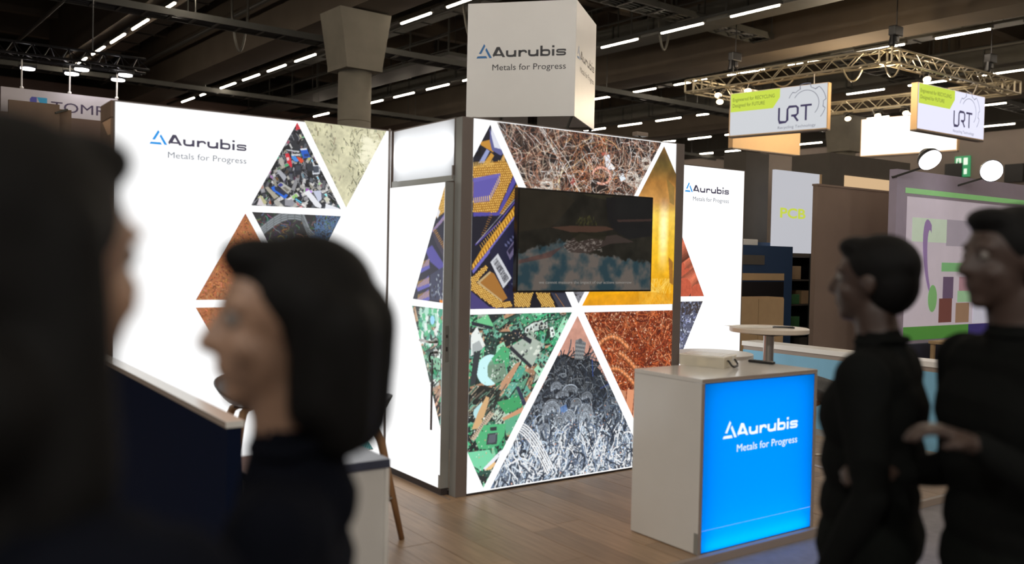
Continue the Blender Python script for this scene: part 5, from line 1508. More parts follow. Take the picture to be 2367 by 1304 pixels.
truss_sign('blank tan back of the far sign below the grey lit sign', S2[0], S2[1], SZ0, SZ1, .16, m_sign_lit, False)
truss_sign('blank glowing white panel behind the two printed truss signs', S3[0], S3[1], SZ0, SZ1, .16, m_sign_white, False)

# warm spotlights on the truss
m_lamp_warm = mat('warm_lamp_lens', (255, 240, 220), .4, emit=(255, 222, 170), es=14, var=0)
m_lamp_white = mat('white_lamp_lens', (255, 255, 255), .4, emit=(255, 250, 255), es=30, var=0)
def make_spot(mlens, r=.085):
    t = thing('truss_spotlight', 'x', 'spotlight')
    Mt = Vector((.40, .40, .82)).to_track_quat('Z', 'Y').to_matrix().to_4x4()
    for nm, z0, z1, ra, rb, m in (('lamp_can', .012, .12, r, r * .7, m_black), ('lens', 0, .012, r * .94, r * .94, mlens)):
        bm = cyl(B(), (0, 0, z0), (0, 0, z1), ra, rb, seg=18); bmesh.ops.transform(bm, matrix=Mt, verts=bm.verts[:]); obj(nm, bm, m, t, world=False)
    obj('yoke', tube(B(), [(-r - .02, r + .02, .05), (-r - .02, r + .02, .10), (0, 0, .14), (r + .02, -r - .02, .10), (r + .02, -r - .02, .05)], .010, 6), m_service, t, world=False)
    obj('clamp', cyl(B(), (0, 0, .13), (0, 0, .24), .018, seg=6), m_service, t, world=False)
    return t
sp = make_spot(m_lamp_warm)
SP = ['warm spotlight at the left corner of the truss, upper one', 'warm spotlight at the left corner of the truss, lower one', 'warm spotlight above the lime field of the grey sign', 'warm spotlight left of the blank white panel', 'warm spotlight above the left part of the blank white panel', 'warm spotlight above the right part of the blank white panel', 'warm spotlight above the corner of the bright sign']
SPP = [(13.822, 10.3, 5.682), (13.829, 10.245, 5.516), (13.925, 9.456, 5.684), (19.103, 10.26, 5.659), (19.207, 9.406, 5.656), (19.301, 8.64, 5.646), (15.824, 6.049, 5.703)]
for k, (lab, p) in enumerate(zip(SP, SPP)):
    o = sp if k == 0 else copy_tree(sp)
    o.location = p; o['label'] = lab; o['group'] = 'warm truss spotlights'
    for c in o.children:
        if c.name.startswith('clamp'):
            me = bpy.data.meshes.new('clamp'); zt = max(.16, TZ - .17 - p[2]); bm = cyl(B(), (0, 0, .13), (0, 0, zt), .018, seg=6); cyl(bm, (-.15, 0, zt), (.15, 0, zt), .014, seg=6); cyl(bm, (0, -.15, zt), (0, .15, zt), .014, seg=6); bm.to_mesh(me); bm.free(); me.materials.append(m_service); c.data = me
def lamp(name, loc, power, color, r=.1):
    l = bpy.data.lights.new(name, 'POINT'); l.energy = power; l.color = color; l.shadow_soft_size = r
    o = bpy.data.objects.new(name, l); COL.objects.link(o); o.location = loc
    return o
mx_, my_ = (TC[0][0] + TC[2][0]) / 2, (TC[0][1] + TC[2][1]) / 2
lamp('spot_glow', (mx_, my_, TZ - .45), 260, (1, .80, .55))
lamp('spot_glow', (TC[1][0] + .3, TC[1][1] + .3, TZ - .4), 60, (1, .78, .5))
# cable loops hanging from the truss
for k, (w, lab) in enumerate([(.35, 'pale cable loop hanging under the left truss beam'), (.25, 'pale cable loop under the near truss corner'), (.3, 'cable loop under the front of the truss'), (.2, 'small cable loop by the left corner of the truss')]):
    p = Vector([(14.037, 8.547, 5.682), (14.352, 5.971, 5.554), (14.244, 6.847, 5.578), (13.884, 9.797, 5.423)][k]); hh = (TZ - .16 - p.z) / .98
    tag(obj('cable_loop', tube(B(), [p + Vector((w * CR.x * t, w * CR.y * t, hh * (t * t) * 2)) for t in np.linspace(-.7, .7, 13)], .018, 6), m_alu), lab, 'cable')

# ------------------------------------------------------------------ hanging sign and floodlights at the upper left
TM = thing('hanging_sign', 'long white hanging sign with TOMRA lettering at the upper left', 'sign', (-.5, 13.57, 3.9))
m_tomra = mat('sign_lilac_white', (206, 200, 204), .6, var=.02)
q = {'x0': -1.311, 'x1': 0.648, 'z0': 3.977, 'z1': 4.47, 'e0': -0.849, 'e1': -0.737, 'e2': -0.566, 'ez0': 4.131, 'ez1': 4.344, 't0': -0.502, 't1': 0.673, 'tz0': 4.119, 'tz1': 4.306}
obj('board', box(B(), q['x0'], q['x1'], 13.57, 13.64, q['z0'], q['z1']), m_tomra, TM)
FTm = Frame((0, 13.57, 0), (1, 0, 0), (0, 0, 1), (0, -1, 0))
m_tomra_txt = mat('sign_dark_violet', (74, 62, 90), .6, var=0)
m_tomra_a = mat('sign_violet', (92, 92, 178), .6, var=0); m_tomra_b = mat('sign_cyan', (62, 168, 214), .6, var=0)
e0, e1, e2, ez0, ez1 = q['e0'], q['e1'], q['e2'], q['ez0'], q['ez1']
obj('emblem', flat(B(), FTm, [(e0, ez0), (e1, ez0), (e1, ez1), (e0 + .03, ez1), (e0, ez1 - .04)], .002), m_tomra_a, TM, label='violet part of the emblem')
obj('emblem', flat(B(), FTm, [(e1 + .002, ez1), (e2, ez1), (e2, ez0), (e1 + .10, ez0)], .002), m_tomra_b, TM, label='cyan part of the emblem')
text_mesh('TOMRA', FTm, q['t0'], q['t1'], q['tz0'], q['tz1'], .003, 'lettering', m_tomra_txt, TM)
FLP = [(-0.851, 13.867, 4.9), (-0.113, 13.844, 4.9), (-0.038, 13.264, 4.9), (0.722, 13.276, 4.9), (0.716, 13.885, 4.9)]
m_flood = mat('floodlight_lens', (255, 255, 255), .4, emit=(255, 250, 255), es=26, var=0)
FZ = FLP[0][2] + .145
tt = thing('lighting_truss', 'dark truss bar carrying floodlights at the upper left', 'truss', (-.5, 13.57, FZ))
XA, XB = -3.4, 1.15
for y_, z_ in ((13.27, FZ), (13.87, FZ), (13.57, FZ - .02), (13.57, FZ + .26)):
    obj('chord', cyl(B(), (XA, y_, z_), (XB, y_, z_), .025, seg=8), m_black, tt)
bm = B()
n = 15
for i in range(n):
    xa, xb = XA + (XB - XA) * i / n, XA + (XB - XA) * (i + 1) / n
    for y_ in (13.27, 13.87):
        cyl(bm, (xa, y_, FZ), ((xa + xb) / 2, 13.57, FZ + .26), .01, seg=5); cyl(bm, ((xa + xb) / 2, 13.57, FZ + .26), (xb, y_, FZ), .01, seg=5)
    cyl(bm, (xa, 13.27, FZ), (xb, 13.87, FZ), .01, seg=5)
obj('lacing', bm, m_black, tt)['kind'] = 'stuff'
for x_ in (-2.6, .2):
    obj('suspension', cyl(B(), (x_, 13.57, FZ + .26), (x_, 13.57, 9.19), .012, seg=6), m_black, tt)
for k, p in enumerate(FLP):
    t = thing('floodlight', ['white floodlight at the left end of the dark truss bar', 'white floodlight in the middle of the dark truss bar', 'white floodlight pointing up behind the middle one', 'upper white floodlight at the right end of the dark truss bar', 'lower white floodlight at the right end of the dark truss bar'][k], 'floodlight', p, 0, 'white floodlights over the hanging sign')
    obj('housing', box(B(), -.14, .14, -.10, .10, 0, .05, bev=.01), m_black, t, world=False)
    obj('lens', lathe(B(), [(.118, -.02), (.12, -.001), (.10, .0)], seg=24), m_flood, t, world=False)
    obj('bracket', tube(B(), [(-.15, 0, .02), (-.15, 0, .13), (.15, 0, .13), (.15, 0, .02)], .01, 6), m_service, t, world=False)
q = {'x0': -1.311, 'x1': 0.648, 'z0': 3.977, 'z1': 4.47, 'e0': -0.849, 'e1': -0.737, 'e2': -0.566, 'ez0': 4.131, 'ez1': 4.344, 't0': -0.502, 't1': 0.673, 'tz0': 4.119, 'tz1': 4.306}
for k, x in enumerate([-0.979, -0.186, 0.638]):
    t = thing('sign_hanger', 'white cord holding the %s of the TOMRA sign' % ('left part', 'middle', 'right end')[k], 'cord', (x, 13.605, q['z1']))
    obj('cord', cyl(B(), (x, 13.605, q['z1'] + .02), (x, 13.59, FZ - .02), .014, seg=6), m_white, t)
    obj('knob', lathe(B(), [(.012, 0), (.032, .012), (.032, .035), (.012, .05)], (x, 13.605, q['z1'] + .001), 12), m_white, t)
# brown partitions of the stand behind, left
pl = [(-1.97, 3.165), (-1.478, 3.161), (-1.443, 3.127), (-1.348, 3.123), (-0.688, 3.426), (-1.878, 2.768), (-1.638, 2.885)]
t = thing('partition', 'brown partition wall with stand number at the far left', 'partition', (pl[0][0], 6.0, 0))
obj('panel', box(B(), pl[0][0], pl[1][0], 6.0, 6.06, FLOOR_Z + .001, pl[0][1]), m_card, t)
text_mesh('G40', Frame((0, 6.0, 0), (1, 0, 0), (0, 0, 1), (0, -1, 0)), pl[5][0], pl[6][0], pl[5][1], pl[6][1], .002, 'stand_number', m_dark_gap, t)
t = thing('partition', 'narrow brown partition wall just right of the numbered one', 'partition', (pl[2][0], 6.1, 0))
obj('panel', box(B(), pl[1][0] + .001, pl[3][0], 6.07, 6.13, FLOOR_Z + .001, pl[2][1]), m_card, t)
obj('brace', cyl(B(), (pl[2][0] - .08, 6.0 - .02, pl[2][1] - .06), (pl[2][0] + .05, 6.05, pl[2][1] + .0), .012, seg=6), m_service, t)
t = thing('partition', 'dark brown partition wall under the TOMRA sign', 'partition', (pl[3][0], 9, 0))
obj('panel', box(B(), pl[4][0] - 2.5, pl[4][0] + 1.6, 9.0, 9.08, FLOOR_Z + .001, pl[4][1]), m_hallwall, t)
# ------------------------------------------------------------------ neighbouring stands at the right
m_brown = mat('brown_felt_board', (146, 126, 112), .9, var=.05, scale=3)
m_signboard = mat('white_sign_sheet', (60, 60, 62), .7, emit=(196, 197, 204), es=.9, var=0)
m_lime = mat('lime_letters', (30, 34, 8), .7, emit=(206, 220, 80), es=.9, var=0)
m_navy_k = mat('navy_kiosk', (34, 60, 92), .6, var=.05)
m_beige = mat('beige_cabinet', (186, 156, 116), .6, var=.06)
m_tower = mat('grey_brown_tower', (84, 78, 70), .8, var=.06)
m_green_crate = mat('green_crate', (60, 130, 74), .6, var=.05)
m_poster_base = mat('lilac_wall', (176, 166, 184), .7, var=.04)
q = [8.133, 10.378, 2.73]
t = thing('partition', 'wide brown partition wall of the neighbouring stand at the right', 'partition', (q[0], 3.2, 0))
obj('panel', box(B(), q[0], q[1], 3.2, 3.28, FLOOR_Z + .001, q[2]), m_brown, t)
obj('cap', box(B(), q[0] - .01, q[1] + .01, 3.19, 3.29, q[2] + .001, q[2] + .03), m_brown, t)
q = [10.382, 12.856, 3.522, 10.799, 12.416, 2.951, 3.153]
t = thing('partition', 'dark brown high wall block behind the wide brown partition', 'partition', (q[0], 4.6, 0))
obj('panel', box(B(), q[0], q[1], 4.6, 5.4, FLOOR_Z + .001, q[2]), m_tower, t)
m_warmpanel = mat('warm_light_panel', (60, 50, 40), .6, emit=(226, 190, 146), es=.85, var=0)
obj('light_strip', box(B(), q[3], q[4], 4.585, 4.598, q[5], q[6]), m_warmpanel, t, label='warm glowing strip')
q = [7.965, 4.404, 8.515, 3.318, 1.9]
t = thing('tower', 'tall grey brown tower panel right of the narrow lit wall', 'partition', (q[0], q[1], 0))
obj('panel', box(B(), q[0], q[2], q[1], q[1] + .45, FLOOR_Z + .001, q[3]), m_tower, t)
obj('shelf_stack', box(B(), q[0] - .1, q[2] + .1, q[1] - .25, q[1] - .002, FLOOR_Z + .001, q[4]), m_navy_k, t)
q = [8.165, 9.271, 1.747, 3.025, 8.311, 8.94, 2.296, 2.451]
t = thing('sign_board', 'pale grey lit sign board with PCB in lime letters', 'sign', (q[0], 4.0, q[2]))
obj('board', box(B(), q[0], q[1], 4.0, 4.05, q[2], q[3]), m_signboard, t)
obj('edge', box(B(), q[1] + .001, q[1] + .05, 3.99, 4.06, q[2], q[3]), m_beige, t)
text_mesh('PCB', Frame((0, 4.0, 0), (1, 0, 0), (0, 0, 1), (0, -1, 0)), q[4], q[5], q[6], q[7], .003, 'lettering', m_lime, t, bold=.03)
obj('stand_leg', box(B(), q[0] + .1, q[0] + .14, 4.01, 4.04, FLOOR_Z + .001, q[2]), m_service, t); obj('stand_leg', box(B(), q[1] - .14, q[1] - .1, 4.01, 4.04, FLOOR_Z + .001, q[2]), m_service, t)
q = [6.851, 8.127, 1.834, 1.329, 1.43, 1.555, 1.693]
t = thing('kiosk', 'dark navy display kiosk with a beige band behind the bar table', 'kiosk', (q[0], 3.6, 0))
obj('body', box(B(), q[0], q[1], 3.6, 3.95, FLOOR_Z + .001, q[2]), m_navy_k, t)
obj('band', box(B(), q[0] + .02, q[1] - .2, 3.588, 3.599, q[3], q[4]), m_beige, t)
obj('nameplate', box(B(), q[0] + .12, q[0] + .62, 3.588, 3.599, q[5], q[6]), m_tower, t)
obj('recess', box(B(), q[0] + .02, q[1] - .2, 3.59, 3.599, q[3] - .30, q[3] - .02), m_black, t)
papers = tag(obj('paper_stack', box(B(), q[0] + .08, q[0] + .55, 3.66, 3.86, q[2] + .001, q[2] + .09, bev=.01), m_white), 'white paper stack lying on top of the navy kiosk', 'papers')
q = [6.321, 7.426, 1.1]
t = thing('cabinet', 'beige low cabinet with two doors in front of the navy kiosk', 'cabinet', (q[0], 3.2, 0))
obj('body', box(B(), q[0], q[1], 3.2, 3.5, FLOOR_Z + .001, q[2]), m_beige, t)
w = (q[1] - q[0]) / 2
for i in range(2):
    obj('door', box(B(), q[0] + i * w + .004, q[0] + (i + 1) * w - .004, 3.186, 3.199, .06, q[2] - .02), m_beige, t)
# dark shelving with small goods between kiosk and brown wall
q = [8.876, 9.711]
t = thing('shelf_unit', 'dark open shelf unit between navy kiosk and brown wall', 'shelf', (q[0], 4.2, 0))
obj('upright', box(B(), q[0], q[0] + .04, 4.2, 4.6, FLOOR_Z + .001, 1.7), m_black, t); obj('upright', box(B(), q[1] - .04, q[1], 4.2, 4.6, FLOOR_Z + .001, 1.7), m_black, t)
obj('back', box(B(), q[0], q[1], 4.601, 4.62, FLOOR_Z + .001, 1.7), m_black, t)
for z in (.1, .5, .9, 1.3, 1.68):
    obj('shelf_board', box(B(), q[0] + .041, q[1] - .041, 4.2, 4.6, z, z + .02), m_tower, t)
for k, (z, off, w, h, m, lab) in enumerate([(.52, .07, .26, .2, m_green_crate, 'green crate on the middle board of the dark shelf'), (.92, .36, .24, .22, m_beige, 'beige carton on the upper board of the dark shelf'), (1.32, .07, .26, .22, m_beige, 'beige carton in the top compartment of the dark shelf'), (.12, .34, .24, .25, m_tower, 'grey carton at the bottom of the dark shelf'), (.92, .07, .24, .16, m_green_crate, 'green crate beside the beige carton on the dark shelf')]):
    tag(bxo('crate', (q[0] + off, q[0] + off + w, 4.25, 4.5, z + .001, z + h), m, bev=.008), lab, 'crate')
# poster wall
q = [8.548, 2.939]
PY = 2.2
t = thing('poster_wall', 'large lilac poster wall with green bands and pictures at the right edge', 'poster wall', (q[0], PY, 0))
obj('panel', box(B(), q[0], q[0] + 4.2, PY, PY + .12, FLOOR_Z + .001, q[1]), m_poster_base, t)
FP = Frame((0, PY, 0), (1, 0, 0), (0, 0, 1), (0, -1, 0))
pm = lambda n, c: mat(n, c, .6, var=.05, scale=4, emit=c, es=.4)  # poster colours glow on their own, replacing floodlight that would fall on them
def pr(name, pts, m, off=.003, label=None):
    obj(name, flat(B(), FP, pts, off), m, t, label=label)
def rp4(a, b, c, d): return [(a, c), (b, c), (b, d), (a, d)]
e = {'x0': 8.807, 'x1': 12.275, 'b0': 0.513, 'b1': 0.707, 't1': 2.57, 'g0': 2.615, 'g1': 2.691, 'm0': 10.585, 'm1': 11.607, 'p1': (9.869, 10.804, 1.892, 2.285), 'p2': (9.821, 10.111, 1.107, 1.431), 'p3': (10.271, 10.649, 1.221, 1.433), 'p4': (9.726, 10.087, 0.75, 1.108), 'p5': (10.197, 10.585, 0.738, 1.037), 'p6': (10.234, 10.675, 1.049, 1.221), 'p7': (9.762, 10.804, 1.511, 1.642), 'p8': (10.829, 11.132, 1.436, 1.773), 'p9': (10.7, 11.746, 0.717, 1.436), 'p10': (8.949, 9.869, 1.934, 2.279), 'c': (9.457, 1.683), 'r': (9.539, 1.111)}
pr('print_field', rp4(e['x0'], e['x1'] + 2, e['b0'], e['t1']), pm('poster_pink_grey', (194, 184, 194)), .002)
pr('green_line', rp4(e['x0'] - .05, e['x1'] + 2, e['g0'], e['g1']), pm('poster_green', (132, 190, 120)))
pr('green_field', rp4(e['x0'], e['m0'], e['b0'], e['b1']), pm('poster_deep_green', (78, 138, 60)), .004)
pr('navy_field', rp4(e['m0'], e['m1'], e['b0'], e['b1']), pm('poster_navy', (56, 48, 110)), .004)
pr('green_field', rp4(e['m1'], e['x1'] + 2, e['b0'], e['b1']), pm('poster_deep_green', (78, 138, 60)), .004)
for k, (nm, key, c) in enumerate([('picture', 'p1', (160, 152, 164)), ('picture', 'p2', (100, 82, 108)), ('picture', 'p3', (168, 130, 140)), ('picture', 'p4', (110, 66, 60)), ('picture', 'p5', (150, 120, 96)), ('picture', 'p6', (150, 190, 150)), ('green_bar', 'p7', (120, 176, 120)), ('teal_field', 'p8', (120, 188, 190)), ('pale_field', 'p9', (206, 206, 222)), ('picture', 'p10', (190, 206, 186))]):
    pr(nm, rp4(*e[key]), pm('poster_tint_%d' % k, c), .004 + .0004 * k)
pr('curved_figure', [(e['c'][0] + .22 * cos(a) * 1.0, e['c'][1] + .5 * sin(a) - .3 * cos(a)) for a in np.linspace(pi * .5, pi * 1.5, 14)] + [(e['c'][0] + .1 * cos(a), e['c'][1] + .38 * sin(a) - .2 * cos(a)) for a in np.linspace(pi * 1.5, pi * .5, 14)], pm('poster_violet', (140, 116, 160)), .0085)
pr('round_mark', [(e['r'][0] + .12 * cos(a), e['r'][1] + .2 * sin(a)) for a in np.linspace(0, 2 * pi, 24)[:-1]], pm('poster_mark_green', (120, 172, 110)), .009)
obj('dark_base', box(B(), q[0] + .05, q[0] + 4.1, PY - .08, PY - .001, FLOOR_Z + .001, e['b0'] - .05), mat('deep_navy_base', (44, 46, 66), .6), t)
# small beige table stand before it
q2 = [9.045, 10.138, 0.529]
t = thing('side_table', 'beige framed small table before the poster wall', 'table', (q2[0], 1.9, 0))
obj('tabletop', box(B(), q2[0], q2[1], 1.5, 1.95, q2[2] - .04, q2[2]), m_beige, t)
for x in (q2[0] + .02, q2[1] - .07):
    for y in (1.52, 1.88):
        obj('leg', box(B(), x, x + .05, y, y + .05, FLOOR_Z + .001, q2[2] - .041), m_beige, t)
# big white floodlights above the poster wall
fl = [(8.5, 1.7, 3.02), (10.138, 1.7, 2.992)]
for k, p in enumerate(fl):
    t = thing('floodlight', ['large tilted white floodlight left of the green exit sign', 'large round white floodlight right of the green exit sign'][k], 'floodlight', p, 0, 'large floodlights over the poster wall')
    d = Vector((-CF.x - .25 + .5 * (k == 0), -CF.y, -.35 - .4 * (k == 0))).normalized()
    Mf = d.to_track_quat('Z', 'Y').to_matrix().to_4x4()
    bm = lathe(B(), [(.08, -.16), (.15, -.06), (.165, -.001)], seg=24); bmesh.ops.transform(bm, matrix=Mf, verts=bm.verts[:]); obj('housing', bm, m_black, t, world=False)
    bm = lathe(B(), [(.15, 0), (.15, .012), (.10, .02)], seg=24); bmesh.ops.transform(bm, matrix=Mf, verts=bm.verts[:]); obj('lens', bm, m_flood, t, world=False)
    obj('arm', tube(B(), [(0, 0, -.02), (.02, .15, -.1), (.02, PY - p[1] + .06, -.2), (.02, PY - p[1] + .06, 2.939 - p[2] - .1)], .015, 6), m_service, t, world=False)
# exit sign on the far wall
q = (33.085, 14.458, 5.67)
t = thing('exit_sign', 'small green lit exit sign on the far grey wall', 'sign', q)
Mx = Matrix.Translation(Vector(q)) @ Matrix.Rotation(TH, 4, 'Z')
obj('box_body', box(B(), -.05, .05, -.30, .30, -.42, .42, M=Mx), mat('exit_green', (20, 60, 40), .5, emit=(56, 150, 96), es=.9, var=0), t)
m_exw = mat('exit_white', (200, 200, 200), .5, emit=(214, 240, 220), es=.9, var=0)
fx = Frame(Mx @ Vector((-.052, 0, 0)), Mx.to_3x3() @ Vector((0, -1, 0)), (0, 0, 1), Mx.to_3x3() @ Vector((-1, 0, 0)))
bm = B()
flat(bm, fx, rp4(-.24, -.04, .08, .34), .001); flat(bm, fx, rp4(.06, .22, .06, .34), .001)
obj('running_figure_panel', bm, m_exw, t)
bm = B(); flat(bm, fx, [(-.20, -.10), (-.06, -.10), (-.06, -.2), (-.0, -.2), (-.13, -.34), (-.26, -.2), (-.2, -.2)], .001); flat(bm, fx, rp4(.08, .2, -.32, -.1), .001)
obj('arrow', bm, m_exw, t)
bm = B(); cyl(bm, fx.p(-.15, .27, .002), fx.p(-.15, .27, .003), .035, seg=10); flat(bm, fx, [(-.19, .1), (-.12, .1), (-.1, .22), (-.2, .22)], .002)
obj('running_figure', bm, MATS['exit_green'], t)
for k, (a, b) in enumerate([((32.666, 20.634, 6.233), 'black device box on the far wall left of the big floodlight'), ((33.183, 12.439, 5.283), 'dark box on the far wall right of the big floodlights'), ((33.035, 14.784, 5.459), 'dark flat box on the far wall beside the exit sign')]):
    tag(obj('wall_box', box(B(), -.08, .08, -.35, .35, -.35, .35, M=Matrix.Translation(Vector(a))), m_black), b, 'wall box')

# ------------------------------------------------------------------ people
def capsule(bm, p0, r0, p1, r1, seg=14):
    p0, p1 = Vector(p0), Vector(p1)
    d = p1 - p0; L = max(d.length, 1e-5); d = d / L
    a = d.orthogonal().normalized(); c = d.cross(a)
    prof = [(r0 * sin(t), -r0 * cos(t)) for t in (pi / 8, pi / 4, 3 * pi / 8, pi / 2)] + [(r1 * sin(t), L + r1 * cos(t)) for t in (pi / 2, 3 * pi / 8, pi / 4, pi / 8)]
    rings = [[bm.verts.new(p0 + d * z + (a * cos(2 * pi * i / seg) + c * sin(2 * pi * i / seg)) * r) for i in range(seg)] for r, z in prof]
    for A, C in zip(rings, rings[1:]):
        for i in range(seg):
            bm.faces.new((A[i], A[(i + 1) % seg], C[(i + 1) % seg], C[i]))
    b0 = bm.verts.new(p0 - d * r0); b1 = bm.verts.new(p1 + d * r1)
    for i in range(seg):
        bm.faces.new((b0, rings[0][(i + 1) % seg], rings[0][i])); bm.faces.new((b1, rings[-1][i], rings[-1][(i + 1) % seg]))
def blob(bm, c, rx, ry, rz, M=None):
    m = Matrix.Translation(Vector(c)) @ (M or Matrix.Identity(4)) @ Matrix.Diagonal((rx, ry, rz, 1))
    bmesh.ops.create_icosphere(bm, subdivisions=3, radius=1, matrix=m)
def remeshed(bm, voxel, smooth=4):
    me = bpy.data.meshes.new('body'); bm.to_mesh(me); bm.free()
    o = bpy.data.objects.new('body', me); COL.objects.link(o)
    md = o.modifiers.new('r', 'REMESH'); md.mode = 'VOXEL'; md.voxel_size = voxel
    sm = o.modifiers.new('s', 'SMOOTH'); sm.factor = .5; sm.iterations = smooth
    out = bpy.data.meshes.new_from_object(o.evaluated_get(bpy.context.evaluated_depsgraph_get()))
    bpy.data.objects.remove(o); bpy.data.meshes.remove(me)
    return out
def person(label, loc, rz, h, arms, skin, top, legs, hair, hair_mat, head_turn=0.0, build=1.0, tag_hair='hair', lean=0.0):
    """local frame: feet at z=0, facing +y; arms: two (elbow, wrist, finger direction) triples for -x and +x sides"""
    k = h / 1.72
    V = lambda x, y, z: Vector((x * k, y * k + lean * z * k * .3, z * k))
    seg = []                      # (p0, r0, p1, r1, material index)
    def S(p0, r0, p1, r1, m): seg.append((p0, r0 * k, p1, r1 * k, m))
    b = build
    for s in (-1, 1):
        S(V(.09 * s, .01, .86), .092 * b, V(.10 * s, .015, .49), .060, 2)
        S(V(.10 * s, .015, .49), .060, V(.105 * s, -.01, .30), .058, 2)
        S(V(.105 * s, -.01, .30), .058, V(.11 * s, -.02, .09), .042, 2)
        S(V(.11 * s, -.04, .040), .040, V(.125 * s, .14, .032), .032, 3)
    S(V(-.06, 0, .93), .115 * b, V(.06, 0, .93), .115 * b, 2)
    S(V(-.05, .005, 1.03), .108 * b, V(.05, .005, 1.03), .108 * b, 1)
    S(V(-.07, .0, 1.15), .108 * b, V(.07, .0, 1.15), .108 * b, 1)
    S(V(-.085, .0, 1.27), .112 * b, V(.085, .0, 1.27), .112 * b, 1)
    S(V(-.12, -.01, 1.36), .080 * b, V(.12, -.01, 1.36), .080 * b, 1)
    S(V(0, -.015, 1.38), .085, V(0, -.005, 1.455), .062, 1)
    S(V(0, -.01, 1.43), .057, V(0, .01, 1.54), .054, 0)
    for s, (el, wr, fd) in zip((-1, 1), arms):
        sh = V(.178 * s * b, -.01, 1.375); e = V(*el); w = V(*wr)
        S(sh, .062 * b, sh.lerp(e, .5), .050 * b, 1); S(sh.lerp(e, .5), .050 * b, e, .044, 1)
        S(e, .044, e.lerp(w, .35), .043, 1); S(e.lerp(w, .35), .043, w, .031, 1)
        d = Vector(fd).normalized(); wv = (w - e).normalized()
        side = d.cross(Vector((0, 0, 1)))
        side = side.normalized() if side.length > .2 else Vector((1, 0, 0))
        nrm = side.cross(d).normalized()
        p1 = w + d * .085 * k
        for q in (-.022, 0.0, .022):
            S(w + side * q * .6 * k + d * .015 * k, .019, p1 + side * q * k, .0135, 0)
        for i, (off, L) in enumerate(((-.031, .060), (-.010, .072), (.011, .067), (.031, .050))):
            a0 = p1 + side * off * k
            a1 = a0 + (d * .92 - nrm * .38).normalized() * L * .5 * k
            a2 = a1 + (d * .55 - nrm * .83).normalized() * L * .5 * k
            S(a0, .0100, a1, .0088, 0); S(a1, .0088, a2, .0074, 0)
        t0 = w + side * -.026 * s * k * -1 + d * .03 * k
        t1 = t0 + (side * .03 * s - nrm * .012 + d * .030) * k; t2 = t1 + (d * .026 - nrm * .012) * k
        S(t0, .0135, t1, .011, 0); S(t1, .011, t2, .0085, 0)
    HC = V(0, .018, 1.615)
    HR = Matrix.Rotation(head_turn, 4, 'Z')
    hd = lambda x, y, z: HC + HR.to_3x3() @ Vector((x * k, y * k, z * k))
    bm = B()
    for p0, r0, p1, r1, m in seg: capsule(bm, p0, r0, p1, r1)
    blob(bm, hd(0, -.012, .028), .076 * k, .096 * k, .088 * k, HR)
    blob(bm, hd(0, .022, -.028), .058 * k, .068 * k, .080 * k, HR)
    blob(bm, hd(0, .060, -.088), .026 * k, .024 * k, .020 * k, HR)
    capsule(bm, hd(0, .082, .020), .010 * k, hd(0, .104, -.022), .014 * k)
    for s in (-1, 1):
        blob(bm, hd(.078 * s, -.010, -.008), .010 * k, .018 * k, .030 * k, HR)
        blob(bm, hd(.030 * s, .076, .030), .026 * k, .012 * k, .008 * k, HR)
        blob(bm, hd(.036 * s, .058, -.028), .024 * k, .020 * k, .020 * k, HR)
        blob(bm, hd(.012 * s, .088, -.024), .009 * k, .009 * k, .008 * k, HR)
    blob(bm, hd(0, .085, -.052), .024 * k, .010 * k, .006 * k, HR); blob(bm, hd(0, .082, -.062), .021 * k, .011 * k, .007 * k, HR)
    me = remeshed(bm, .0085 * k, 4)
    n = len(me.polygons)
    cen = np.empty(n * 3); me.polygons.foreach_get('center', cen); cen = cen.reshape(-1, 3)
    best = np.full(n, 1e9); mi = np.zeros(n, np.int32)
    for p0, r0, p1, r1, m in seg:
        a = np.array(p0); d = np.array(p1) - a; l2 = (d * d).sum() + 1e-9
        t = np.clip(((cen - a) @ d) / l2, 0, 1)
        dist = np.linalg.norm(cen - a - t[:, None] * d, axis=1) - (r0 + (r1 - r0) * t)
        u = dist < best; best[u] = dist[u]; mi[u] = m
    dh = np.linalg.norm((cen - np.array(hd(0, 0, -.01))) / np.array((.085, .1, .115)) / k, axis=1)
    mi[dh < 1.02] = 0
    me.polygons.foreach_set('material_index', mi)
    me.polygons.foreach_set('use_smooth', np.ones(n, bool))
    root = thing('person', label, 'person', loc, rz)
    me.materials.clear()
    for m in (skin, top, legs, m_shoe): me.materials.append(m)
    me.polygons.foreach_set('material_index', mi)
    obj('body', me, None, root, world=False)
    # hair: a shell of blobs over the skull, plus a fall of hair where worn long
    bm = B()
    blob(bm, hd(0, -.026, .040), .086 * k, .100 * k, .090 * k, HR)
    blob(bm, hd(0, -.050, -.005), .082 * k, .072 * k, .085 * k, HR)
    blob(bm, hd(0, .040, .092), .060 * k, .050 * k, .030 * k, HR)
    if hair == 'long':
        for s in (-1, 1):
            capsule(bm, hd(.072 * s, -.02, .03), .030 * k, hd(.085 * s, -.03, -.16), .040 * k)
            capsule(bm, hd(.085 * s, -.03, -.16), .040 * k, hd(.075 * s, -.05, -.30), .032 * k)
        capsule(bm, hd(0, -.09, .0), .070 * k, hd(0, -.10, -.20), .075 * k); capsule(bm, hd(0, -.10, -.20), .075 * k, hd(0, -.105, -.34), .05 * k)
        capsule(bm, hd(-.05, -.08, -.1), .06 * k, hd(.05, -.08, -.1), .06 * k)
    elif hair == 'bob':
        for s in (-1, 1):
            capsule(bm, hd(.070 * s, -.02, .04), .032 * k, hd(.080 * s, -.02, -.10), .034 * k)
            capsule(bm, hd(.060 * s, -.06, .0), .05 * k, hd(.06 * s, -.06, -.13), .045 * k)
        capsule(bm, hd(0, -.085, .0), .07 * k, hd(0, -.085, -.12), .062 * k)
    hm = remeshed(bm, .009 * k, 5)
